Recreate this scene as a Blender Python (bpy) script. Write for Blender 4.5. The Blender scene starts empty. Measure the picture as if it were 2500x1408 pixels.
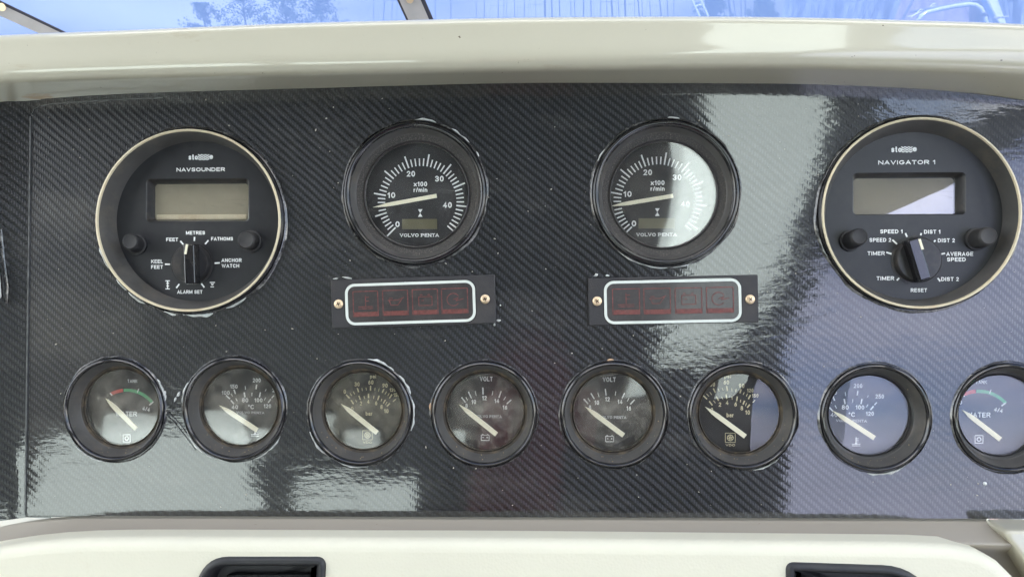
import bpy, math, random
import numpy as np
from mathutils import Matrix, Vector
random.seed(7); rng = np.random.RandomState(7)
R = math.radians
scene = bpy.context.scene
COL = scene.collection

# ------------------------------------------------------------------ camera
# "panel frame": X right, Y up along the fascia, N out of it towards the viewer (metres),
# origin where the lens looks at the fascia. The fascia leans back 20 degrees.
F, D, PSI, TILT = 1750.0, 0.450, R(2.63), R(20)
c_, s_ = math.cos(PSI), math.sin(PSI)
XC, YC, NC = np.array([c_, 0, -s_]), np.array([0, 1., 0]), np.array([-s_, 0, -c_])
OC = np.array([0, 0, D])
XW, YW, NW = np.array([1., 0, 0]), np.array([0, math.sin(TILT), math.cos(TILT)]), np.array([0, -math.cos(TILT), math.sin(TILT)])
MP = Matrix(((XW[0], YW[0], NW[0], 0), (XW[1], YW[1], NW[1], 0), (XW[2], YW[2], NW[2], 0), (0, 0, 0, 1)))

def P(px, py, n=0.0):
    """surveyed point (photo column, row) on the plane n metres in front of the fascia"""
    d = np.array([(px - 1250) / F, (704 - py) / F, 1.0])
    q = d * ((n + OC @ NC) / (d @ NC)) - OC
    return np.array([q @ XC, q @ YC, n])
def world(p): return XW * p[0] + YW * p[1] + NW * p[2]
CAMP = np.array([-OC @ XC, -OC @ YC, -OC @ NC]); CAMW = world(CAMP)
def W(px, py, y):
    """surveyed point on the upright plane y metres ahead"""
    a = world(P(px, py, 0)); d = a - CAMW
    return CAMW + d * ((y - CAMW[1]) / d[1])

cam_d = bpy.data.cameras.new('camera'); cam = bpy.data.objects.new('camera', cam_d); COL.objects.link(cam)
cam_d.sensor_width = 36; cam_d.lens = 36 * F / 2500; cam_d.clip_start = 0.01; cam_d.clip_end = 5000
fw = world(-CAMP); fw = fw / np.linalg.norm(fw)
def c2w(v): return world(np.array([v @ XC, v @ YC, v @ NC]))
rt, up, bk = c2w(np.array([1., 0, 0])), c2w(np.array([0, 1., 0])), -c2w(np.array([0, 0, 1.]))
cam.matrix_world = Matrix(((rt[0], up[0], bk[0], CAMW[0]), (rt[1], up[1], bk[1], CAMW[1]), (rt[2], up[2], bk[2], CAMW[2]), (0, 0, 0, 1)))
scene.camera = cam

# ------------------------------------------------------------------ sky, sun, exposure
SUN_EL, SUN_AZ = R(52), R(192)          # behind the boat, above the roof; azimuth clockwise from +Y
wd = bpy.data.worlds.new('World'); scene.world = wd; wd.use_nodes = True
nt = wd.node_tree; nt.nodes.clear()
sky = nt.nodes.new('ShaderNodeTexSky'); sky.sky_type = 'NISHITA'; sky.sun_disc = False
sky.sun_elevation = SUN_EL; sky.sun_rotation = SUN_AZ; sky.dust_density = 1.5; sky.air_density = 1.2
tc = nt.nodes.new('ShaderNodeTexCoord'); mp = nt.nodes.new('ShaderNodeMapping'); mp.inputs['Scale'].default_value = (1, 1, 2.6)
nz = nt.nodes.new('ShaderNodeTexNoise'); nz.inputs['Scale'].default_value = 2.6; nz.inputs['Detail'].default_value = 7
cr = nt.nodes.new('ShaderNodeValToRGB'); cr.color_ramp.elements[0].position = 0.38; cr.color_ramp.elements[1].position = 0.64
mx = nt.nodes.new('ShaderNodeMix'); mx.data_type = 'RGBA'
mx.inputs['B'].default_value = (10.2, 9.9, 9.3, 1)
bg = nt.nodes.new('ShaderNodeBackground'); bg.inputs['Strength'].default_value = 0.07
ow = nt.nodes.new('ShaderNodeOutputWorld')
L = nt.links.new
L(tc.outputs['Generated'], mp.inputs['Vector']); L(mp.outputs[0], nz.inputs['Vector']); L(nz.outputs['Fac'], cr.inputs[0])
L(cr.outputs[0], mx.inputs['Factor']); L(sky.outputs[0], mx.inputs['A']); L(mx.outputs['Result'], bg.inputs['Color']); L(bg.outputs[0], ow.inputs[0])
sl = bpy.data.lights.new('sun', 'SUN'); so = bpy.data.objects.new('sun', sl); COL.objects.link(so)
sl.energy = 4.0; sl.angle = R(0.5); sl.color = (1, 0.955, 0.88)
sd = Vector((math.sin(SUN_AZ) * math.cos(SUN_EL), math.cos(SUN_AZ) * math.cos(SUN_EL), math.sin(SUN_EL)))
so.rotation_euler = sd.to_track_quat('Z', 'Y').to_euler()
scene.view_settings.view_transform = 'Standard'; scene.view_settings.look = 'None'
scene.view_settings.exposure = 3.15; scene.view_settings.gamma = 1.0
scene.render.engine = 'CYCLES'
scene.cycles.use_denoising = True; scene.cycles.max_bounces = 10; scene.cycles.diffuse_bounces = 5
scene.cycles.transparent_max_bounces = 16; scene.cycles.sample_clamp_indirect = 6
scene.cycles.caustics_reflective = False; scene.cycles.caustics_refractive = False

# ------------------------------------------------------------------ materials
class NT:
    def __init__(s, name):
        s.m = bpy.data.materials.new(name); s.m.use_nodes = True; s.t = s.m.node_tree; s.t.nodes.clear()
        s.out = s.n('ShaderNodeOutputMaterial')
    def n(s, k, **kw):
        o = s.t.nodes.new(k)
        for a, b in kw.items(): setattr(o, a, b)
        return o
    def set(s, o, i, v):
        if isinstance(v, bpy.types.NodeSocket): s.t.links.new(v, o.inputs[i])
        else: o.inputs[i].default_value = v
    def math(s, op, a, b=0.0, c=0.0, clamp=False):
        o = s.n('ShaderNodeMath', operation=op); o.use_clamp = clamp
        s.set(o, 0, a); s.set(o, 1, b)
        if op in ('MULTIPLY_ADD', 'SMOOTH_MIN', 'COMPARE'): s.set(o, 2, c)
        return o.outputs[0]
    def pos(s, scale=(1, 1, 1), rot=(0, 0, 0)):
        t = s.n('ShaderNodeTexCoord'); m = s.n('ShaderNodeMapping'); m.inputs['Scale'].default_value = scale; m.inputs['Rotation'].default_value = rot
        s.t.links.new(t.outputs['Object'], m.inputs['Vector']); return m.outputs[0]
    def noise(s, scale, detail=4, vec=None, rough=.55, dist=0):
        o = s.n('ShaderNodeTexNoise'); o.inputs['Scale'].default_value = scale; o.inputs['Detail'].default_value = detail
        o.inputs['Roughness'].default_value = rough; o.inputs['Distortion'].default_value = dist
        s.t.links.new(vec if vec is not None else s.pos(), o.inputs['Vector']); return o.outputs['Fac']
    def ramp(s, fac, a, b, ca=(0, 0, 0, 1), cb=(1, 1, 1, 1)):
        o = s.n('ShaderNodeValToRGB'); o.color_ramp.elements[0].position = a; o.color_ramp.elements[1].position = b
        o.color_ramp.elements[0].color = ca; o.color_ramp.elements[1].color = cb
        s.t.links.new(fac, o.inputs[0]); return o.outputs[0]
    def mix(s, f, a, b):
        o = s.n('ShaderNodeMix', data_type='RGBA'); s.set(o, 'Factor', f)
        for k, v in (('A', a), ('B', b)): s.set(o, k, v if isinstance(v, bpy.types.NodeSocket) else tuple(v) + (1,))
        return o.outputs['Result']
    def bump(s, h, dist, strength=1.0, normal=None):
        o = s.n('ShaderNodeBump'); o.inputs['Distance'].default_value = dist; o.inputs['Strength'].default_value = strength
        s.t.links.new(h, o.inputs['Height'])
        if normal is not None: s.t.links.new(normal, o.inputs['Normal'])
        return o.outputs[0]
    def prin(s, **kw):
        o = s.n('ShaderNodeBsdfPrincipled')
        for k, v in kw.items():
            k = k.replace('_', ' ')
            if k in ('Base Color', 'Coat Tint', 'Emission Color') and not isinstance(v, bpy.types.NodeSocket): v = tuple(v) + (1,)
            s.set(o, k, v)
        s.t.links.new(o.outputs[0], s.out.inputs['Surface']); return o

def simple(name, col, rough=.5, metal=0., spec=.5, var=.12, vscale=60., bscale=900., bdist=.00004, coat=0., dirt=None, dirt_scale=35., dirt_amt=.5):
    s = NT(name); n1 = s.noise(vscale, 5)
    lo = [c * (1 - var) for c in col]; hi = [min(1, c * (1 + var)) for c in col]
    c = s.mix(s.ramp(n1, .3, .7), lo, hi)
    if dirt is not None:
        d = s.math('MULTIPLY', s.ramp(s.noise(dirt_scale, 8, rough=.7), .50, .72), dirt_amt)
        c = s.mix(d, c, dirt)
    nb = s.noise(bscale, 3)
    r = s.math('MULTIPLY_ADD', n1, .15, rough - .075)
    s.prin(Base_Color=c, Roughness=r, Metallic=metal, Specular_IOR_Level=spec, Coat_Weight=coat, Coat_Roughness=.08, Normal=s.bump(nb, bdist))
    return s.m

def carbon(name, tint=(1, 1, 1)):
    """glossy vinyl wrap printed and embossed with a 2x2 twill weave"""
    s = NT(name); t = s.n('ShaderNodeTexCoord'); sep = s.n('ShaderNodeSeparateXYZ'); s.t.links.new(t.outputs['Object'], sep.inputs[0])
    # slight wander of the wrap
    wob = s.noise(9, 2); wob = s.math('MULTIPLY_ADD', wob, .0060, -.0030)
    w = .00152
    x = s.math('DIVIDE', s.math('ADD', sep.outputs['X'], wob), w * 1.0); y = s.math('DIVIDE', s.math('ADD', sep.outputs['Y'], wob), w * .86)
    i, j = s.math('FLOOR', x), s.math('FLOOR', y); fx, fy = s.math('FRACT', x), s.math('FRACT', y)
    sm = s.math('ADD', i, j); k = s.math('FLOORED_MODULO', sm, 4.0)
    warp = s.math('LESS_THAN', k, 1.5)
    inv = s.math('SUBTRACT', 1.0, warp)
    px = s.math('SINE', s.math('MULTIPLY', fx, math.pi)); py = s.math('SINE', s.math('MULTIPLY', fy, math.pi))
    # smooth diagonal hump
    dg = s.math('SINE', s.math('MULTIPLY', s.math('ADD', x, y), math.pi / 2)); dg = s.math('MULTIPLY_ADD', dg, .5, .5)
    h = s.math('ADD', s.math('MULTIPLY', s.math('MULTIPLY', warp, px), .8), s.math('MULTIPLY', s.math('MULTIPLY', inv, py), .25))
    h = s.math('ADD', h, s.math('MULTIPLY', dg, .8))
    big = s.ramp(s.noise(8, 6, rough=.65), .30, .72)
    b0 = s.math('MULTIPLY_ADD', s.math('MULTIPLY', warp, px), .0165, .0045)
    b0 = s.math('ADD', b0, s.math('MULTIPLY', dg, .004))
    b0 = s.math('MULTIPLY', b0, s.math('MULTIPLY_ADD', big, 1.25, .35))
    cc = s.n('ShaderNodeCombineColor'); 
    for q, v in zip(('Red', 'Green', 'Blue'), tint): s.set(cc, q, s.math('MULTIPLY', b0, v))
    dust = s.math('MULTIPLY', s.ramp(s.noise(420, 6, rough=.75), .60, .74), .14)
    smear = s.math('MULTIPLY', s.ramp(s.noise(11, 7, vec=s.pos((1, 2.5, 1)), rough=.7), .52, .75), .10)
    c = s.mix(s.math('ADD', dust, smear), cc.outputs[0], (.30, .28, .24))
    nbase = s.bump(h, .00022, .9)
    st = s.noise(260, 3, vec=s.pos((.42, 1.6, 1)), rough=.5)       # horizontal orange peel in the film
    lump = s.noise(60, 3)
    rip = s.noise(110, 4, vec=s.pos((.42, 1.5, 1)), rough=.6, dist=.6)     # patches where the film has puckered
    rip = s.math('MULTIPLY', s.math('MULTIPLY', rip, s.ramp(s.noise(9, 3, vec=s.pos((1, 1.6, 1))), .40, .60)), 5.5)
    lump = s.math('ADD', lump, rip)
    ch = s.math('ADD', s.math('MULTIPLY', h, .045), s.math('ADD', s.math('MULTIPLY', st, .30), s.math('MULTIPLY', lump, .30)))
    ncoat = s.bump(ch, .00009, 1.0)
    p = s.prin(Base_Color=c, Roughness=.36, Specular_IOR_Level=.45, Normal=nbase, Coat_Weight=1.0, Coat_IOR=1.68)
    s.set(p, 'Coat Normal', ncoat)
    s.set(p, 'Coat Roughness', s.math('MULTIPLY_ADD', smear, .9, .025))
    return s.m

def lens(name, veil=.03, tint=(1, 1, 1), wn=(.55, .52, .44), ior=1.5, rough=.015):
    s = NT(name); tr = s.n('ShaderNodeBsdfTransparent'); tr.inputs[0].default_value = tuple(tint) + (1,)
    gl = s.n('ShaderNodeBsdfGlossy'); gl.inputs['Roughness'].default_value = rough
    f0 = ((ior - 1) / (ior + 1)) ** 2                                # Schlick, the same from both sides of the thin pane
    lw = s.n('ShaderNodeLayerWeight'); lw.inputs['Blend'].default_value = .5
    fr_ = s.math('MULTIPLY_ADD', s.math('POWER', lw.outputs['Facing'], 5.0), 1 - f0, f0)
    bp = s.bump(s.noise(30, 2), .000012); s.t.links.new(bp, gl.inputs['Normal'])
    m1 = s.n('ShaderNodeMixShader'); s.set(m1, 0, fr_); s.set(m1, 1, tr.outputs[0]); s.set(m1, 2, gl.outputs[0])
    df = s.n('ShaderNodeBsdfDiffuse'); df.inputs[0].default_value = tuple(wn) + (1,)
    cloud = s.math('MULTIPLY', s.ramp(s.noise(70, 6, rough=.7), .35, .8), veil)
    grit = s.math('MULTIPLY', s.ramp(s.noise(1500, 4, rough=.8), .66, .74), .22 * min(1, veil * 12))
    scr = s.math('MULTIPLY', s.ramp(s.noise(30, 2, vec=s.pos((1, 9, 1), (0, 0, .35)), rough=.4, dist=3), .700, .712), .05)
    m2 = s.n('ShaderNodeMixShader'); s.set(m2, 0, s.math('ADD', s.math('ADD', cloud, grit), scr, clamp=True)); s.set(m2, 1, m1.outputs[0]); s.set(m2, 2, df.outputs[0])
    s.t.links.new(m2.outputs[0], s.out.inputs['Surface']); return s.m

M = {}
M['carbon'] = carbon('carbon_wrap', (.88, .96, 1.16))
def cream(name, col, rough, coat, stain):
    s = NT(name); a = s.noise(5, 6, rough=.6)
    c = s.mix(s.ramp(a, .3, .7), [v * .96 for v in col], [min(1, v * 1.03) for v in col])
    st = s.math('MULTIPLY', s.ramp(s.noise(26, 9, vec=s.pos((.35, 1.4, 1)), rough=.75), .62, .80), stain)
    c = s.mix(st, c, (.36, .26, .13))
    sp = s.math('MULTIPLY', s.ramp(s.noise(300, 3, rough=.6), .735, .76), stain * 1.4)
    c = s.mix(sp, c, (.12, .09, .06))
    # one rust-brown stain where the brow meets the corner of the wrap
    if name == 'cream_gelcoat':
        ctr = P(104, 241, .002); mpn = s.n('ShaderNodeMapping'); mpn.inputs['Location'].default_value = (-ctr[0] / .013, -ctr[1] / .0030, -ctr[2] / .012); mpn.inputs['Scale'].default_value = (1 / .013, 1 / .0030, 1 / .012)
        tco = s.n('ShaderNodeTexCoord'); s.t.links.new(tco.outputs['Object'], mpn.inputs['Vector']); ln = s.n('ShaderNodeVectorMath', operation='LENGTH'); s.t.links.new(mpn.outputs[0], ln.inputs[0])
        rr_ = s.math('ADD', ln.outputs['Value'], s.math('MULTIPLY_ADD', s.noise(190, 5, vec=s.pos((.4, 1.5, 1)), rough=.7), 2.4, -1.2))
        c = s.mix(s.math('MULTIPLY', s.ramp(rr_, .35, 1.1, (1, 1, 1, 1), (0, 0, 0, 1)), .8), c, (.42, .22, .05))
    s.prin(Base_Color=c, Roughness=rough, Specular_IOR_Level=.5, Coat_Weight=coat, Coat_Roughness=.06, Coat_IOR=1.55,
           Normal=s.bump(s.noise(420, 3), .00004), **{})
    return s.m
M['gelcoat'] = cream('cream_gelcoat', (.55, .525, .412), .42, 1.0, .8)
M['liner'] = cream('cream_liner', (.37, .335, .28), .6, .1, .3)
def padm():
    s = NT('cream_grained_plastic'); a = s.noise(7, 5)
    c = s.mix(s.ramp(a, .3, .7), (.74, .715, .58), (.78, .755, .61))
    c = s.mix(s.math('MULTIPLY', s.ramp(s.noise(34, 8, rough=.7), .64, .80), .25), c, (.5, .36, .2))
    vo = s.n('ShaderNodeTexVoronoi'); vo.inputs['Scale'].default_value = 620; s.t.links.new(s.pos(), vo.inputs['Vector'])
    s.prin(Base_Color=c, Roughness=.55, Specular_IOR_Level=.4, Normal=s.bump(vo.outputs['Distance'], .00012, .8)); return s.m
M['pad'] = padm()
M['black'] = simple('black_bezel_plastic', (.022, .022, .024), .38, dirt=(.16, .13, .10), dirt_amt=.28, dirt_scale=90)
M['gloss_black'] = simple('gloss_black_rim', (.012, .012, .014), .16, coat=.5, bdist=.00002, dirt=(.2, .18, .15), dirt_amt=.15)
M['cone'] = simple('satin_black_cone', (.075, .073, .070), .42, var=.2, dirt=(.20, .165, .12), dirt_scale=45, dirt_amt=.35, bscale=2500)
def dusty():
    s = NT('gritty_black_ring')
    g = s.ramp(s.noise(1300, 5, rough=.8), .52, .70)
    c = s.mix(s.math('MULTIPLY', g, .6), (.045, .042, .040), (.34, .30, .25))
    s.prin(Base_Color=c, Roughness=.75, Normal=s.bump(s.noise(1600, 4), .00012)); return s.m
M['grit'] = dusty()
M['dust_ring'] = simple('brown_dust_ring', (.055, .045, .034), .8, var=.4, dirt=(.25, .19, .11), dirt_amt=.55, dirt_scale=120)
M['housing'] = simple('grey_housing_wall', (.42, .41, .36), .6)
M['dial'] = simple('matt_black_dial', (.013, .013, .014), .55, var=.15, vscale=30, bdist=.00001)
M['face'] = simple('satin_black_face', (.020, .021, .024), .42, var=.15, dirt=(.15, .14, .12), dirt_amt=.10, bscale=2600)
M['print'] = simple('white_print', (.90, .92, .90), .6, var=.06, bdist=.00001)
M['print_amber'] = simple('aged_yellow_print', (.80, .72, .46), .6, var=.08, bdist=.00001)
M['print_grey'] = simple('grey_print', (.62, .63, .63), .6, var=.08, bdist=.00001)
M['needle'] = simple('ivory_needle', (.86, .82, .62), .45, var=.04, bdist=.00001)
M['lcd'] = simple('grey_green_lcd', (.37, .33, .24), .30, var=.10, vscale=25, coat=.6, dirt=(.32, .29, .22), dirt_amt=.25, bdist=.00001)
M['lcd_dark'] = simple('dim_lcd', (.13, .12, .07), .35, var=.08, bdist=.00001)
M['cream_ring'] = simple('cream_trim_ring', (.70, .62, .44), .45, var=.15, dirt=(.35, .2, .08), dirt_amt=.45, dirt_scale=60)
M['rubber'] = simple('black_rubber_knob', (.020, .020, .022), .55, bscale=1800, bdist=.00008, dirt=(.12, .11, .1), dirt_amt=.2)
M['alarm_plate'] = simple('textured_black_plate', (.034, .033, .036), .62, bscale=1700, bdist=.00018, dirt=(.16, .13, .1), dirt_amt=.14)
M['smoke'] = simple('smoked_window', (.046, .042, .042), .38, var=.2, coat=.3, bscale=900, bdist=.00006, dirt=(.14, .12, .1), dirt_amt=.3, dirt_scale=220)
M['frame_white'] = simple('pale_green_white_line', (.68, .72, .67), .5, var=.05, bdist=.00001)
M['red'] = simple('dull_red_lens', (.16, .050, .044), .5, var=.3, vscale=400, dirt=(.10, .07, .06), dirt_amt=.6, dirt_scale=300)
M['red_dim'] = simple('dim_red_line', (.17, .055, .050), .6, var=.4, vscale=500, dirt=(.05, .045, .045), dirt_amt=.8, dirt_scale=400)
M['screw'] = simple('brassy_screw', (.80, .62, .42), .38, metal=.75, var=.12, bdist=.00003)
M['rust'] = simple('dark_screw_slot', (.06, .035, .02), .8)
M['red_arc'] = simple('red_print', (.70, .10, .08), .6, bdist=.00001)
M['green_arc'] = simple('green_print', (.10, .45, .20), .6, bdist=.00001)
M['vinyl_edge'] = simple('shiny_cut_vinyl', (.030, .030, .033), .14, coat=1.0, bscale=350, bdist=.0005, dirt=(.55, .55, .52), dirt_scale=70, dirt_amt=.55)
M['sealant'] = simple('old_white_sealant', (.60, .62, .60), .30, coat=.6, var=.25, vscale=150, dirt=(.10, .09, .08), dirt_amt=.5, dirt_scale=200, bscale=700, bdist=.0003)
M['wood'] = simple('bare_wood_edge', (.55, .36, .22), .7, var=.25, vscale=200)
M['lens'] = lens('gauge_glass', .30, ior=1.78, rough=.07); M['lens_dusty'] = lens('dusty_gauge_glass', .34, wn=(.50, .47, .36), ior=1.72, rough=.08); M['lens_clean'] = lens('clear_gauge_glass', .05, ior=1.68); M['tach_shiny'] = lens('polished_tach_glass', .08, ior=1.95, rough=.05); M['lcd_glass'] = lens('glossy_display_glass', .02, ior=2.1)
M['tach_glass'] = lens('tach_glass', .07, wn=(.5, .5, .48))

# ------------------------------------------------------------------ mesh helpers
class G:
    def __init__(s): s.v = []; s.f = []
    def add(s, v, f):
        b = len(s.v); s.v += [tuple(map(float, q)) for q in v]; s.f += [tuple(b + i for i in q) for q in f]; return s
    def lathe(s, prof, seg=64, cx=0., cy=0., ex=1., wob=None):
        """profile [(r, z)] turned about the local axis"""
        v = []
        for k in range(seg):
            a = 2 * math.pi * k / seg
            for q, (r, z) in enumerate(prof):
                rr = r + (wob[k][0] * (q / (len(prof) - 1)) if wob is not None else 0); zz = z + (wob[k][1] if wob is not None and 0 < q < len(prof) - 1 else 0)
                v.append((cx + rr * ex * math.cos(a), cy + rr * math.sin(a), zz))
        n = len(prof); f = []
        for k in range(seg):
            k2 = (k + 1) % seg
            for i in range(n - 1): f.append((k * n + i, k2 * n + i, k2 * n + i + 1, k * n + i + 1))
        return s.add(v, f)
    def box(s, a, b):
        x0, y0, z0 = a; x1, y1, z1 = b
        return s.add([(x0, y0, z0), (x1, y0, z0), (x1, y1, z0), (x0, y1, z0), (x0, y0, z1), (x1, y0, z1), (x1, y1, z1), (x0, y1, z1)],
                     [(0, 3, 2, 1), (4, 5, 6, 7), (0, 1, 5, 4), (1, 2, 6, 5), (2, 3, 7, 6), (3, 0, 4, 7)])
    def prism(s, loop, z0, z1, cap0=True, cap1=True):
        n = len(loop); v = [(x, y, z0) for x, y in loop] + [(x, y, z1) for x, y in loop]
        f = [(i, (i + 1) % n, n + (i + 1) % n, n + i) for i in range(n)]
        if cap1: f.append(tuple(range(n, 2 * n)))
        if cap0: f.append(tuple(range(n - 1, -1, -1)))
        return s.add(v, f)
    def loops(s, loops, cap=True, closed=True):
        """skin a list of equally long 3-D loops"""
        n = len(loops[0]); v = [p for l in loops for p in l]; f = []
        for a in range(len(loops) - 1):
            for i in range(n if closed else n - 1):
                j = (i + 1) % n; f.append((a * n + i, a * n + j, (a + 1) * n + j, (a + 1) * n + i))
        if cap: f.append(tuple(range((len(loops) - 1) * n, len(loops) * n)))
        return s.add(v, f)
    def tube(s, pts, r, seg=8, caps=True):
        pts = [np.array(p, float) for p in pts]; rings = []
        for i, p in enumerate(pts):
            t = pts[min(i + 1, len(pts) - 1)] - pts[max(i - 1, 0)]; t /= np.linalg.norm(t) + 1e-12
            u = np.cross(t, [0, 0, 1.] if abs(t[2]) < .9 else [1., 0, 0]); u /= np.linalg.norm(u); w = np.cross(t, u)
            rr = r[i] if isinstance(r, (list, tuple)) else r
            rings.append([p + rr * (math.cos(2 * math.pi * k / seg) * u + math.sin(2 * math.pi * k / seg) * w) for k in range(seg)])
        s.loops(rings, cap=False)
        if caps:
            b = len(s.v) - seg * len(rings); s.f.append(tuple(range(b + seg - 1, b - 1, -1))); s.f.append(tuple(range(len(s.v) - seg, len(s.v))))
        return s
    def seg2(s, a, b, w, z0, z1, w2=None):
        """flat bar between two 2-D points"""
        a = np.array(a[:2], float); b = np.array(b[:2], float); d = b - a; d /= np.linalg.norm(d); nrm = np.array([-d[1], d[0]])
        w2 = w if w2 is None else w2
        return s.prism([a - nrm * w / 2, b - nrm * w2 / 2, b + nrm * w2 / 2, a + nrm * w / 2], z0, z1, cap0=False)

def obj(name, g, mat, parent=None, smooth=False, bevel=None, sharp=35):
    me = bpy.data.meshes.new(name); me.from_pydata(g.v, [], g.f); me.update()
    mats = mat if isinstance(mat, list) else [mat]
    for m in mats: me.materials.append(m)
    o = bpy.data.objects.new(name, me); COL.objects.link(o)
    import bmesh
    bm = bmesh.new(); bm.from_mesh(me); bmesh.ops.recalc_face_normals(bm, faces=bm.faces)
    if smooth:
        for f in bm.faces: f.smooth = True
        for e in bm.edges:
            if len(e.link_faces) == 2 and e.calc_face_angle(0) > R(sharp): e.smooth = False
    bm.to_mesh(me); bm.free()
    if parent is not None: o.parent = parent
    if bevel:
        b = o.modifiers.new('bevel', 'BEVEL'); b.width = bevel; b.segments = 2; b.limit_method = 'ANGLE'; b.angle_limit = R(40)
    return o
def tag(o, label=None, cat=None, group=None, kind=None):
    for k, v in (('label', label), ('category', cat), ('group', group), ('kind', kind)):
        if v: o[k] = v
    return o
def thing(name, mat4, label, cat, group=None):
    o = bpy.data.objects.new(name, None); o.empty_display_size = .02; COL.objects.link(o); o.matrix_world = mat4; return tag(o, label, cat, group)
def at(x, y, n=0., rot=0.): return MP @ Matrix.Translation((x, y, n)) @ Matrix.Rotation(rot, 4, 'Z')
def copy_tree(o, parent=None):
    c = o.copy(); COL.objects.link(c)
    if parent is not None: c.parent = parent
    for ch in [q for q in bpy.data.objects if q.parent == o]: copy_tree(ch, c)
    return c

def fill(loops, depth=0.):
    """planar face with holes from 2-D loops (outer first) -> verts, faces at z 0"""
    cu = bpy.data.curves.new('tmp', 'CURVE'); cu.dimensions = '2D'; cu.fill_mode = 'FRONT'
    for lp in loops:
        sp = cu.splines.new('POLY'); sp.points.add(len(lp) - 1); sp.use_cyclic_u = True
        for i, (x, y) in enumerate(lp): sp.points[i].co = (x * 100, y * 100, 0, 1)
    o = bpy.data.objects.new('tmp', cu); COL.objects.link(o)
    me = bpy.data.meshes.new_from_object(o.evaluated_get(bpy.context.evaluated_depsgraph_get()))
    v = [(q.co.x / 100, q.co.y / 100, 0.) for q in me.vertices]; f = [tuple(p.vertices) for p in me.polygons]
    bpy.data.objects.remove(o); bpy.data.curves.remove(cu); bpy.data.meshes.remove(me)
    return v, f
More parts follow.
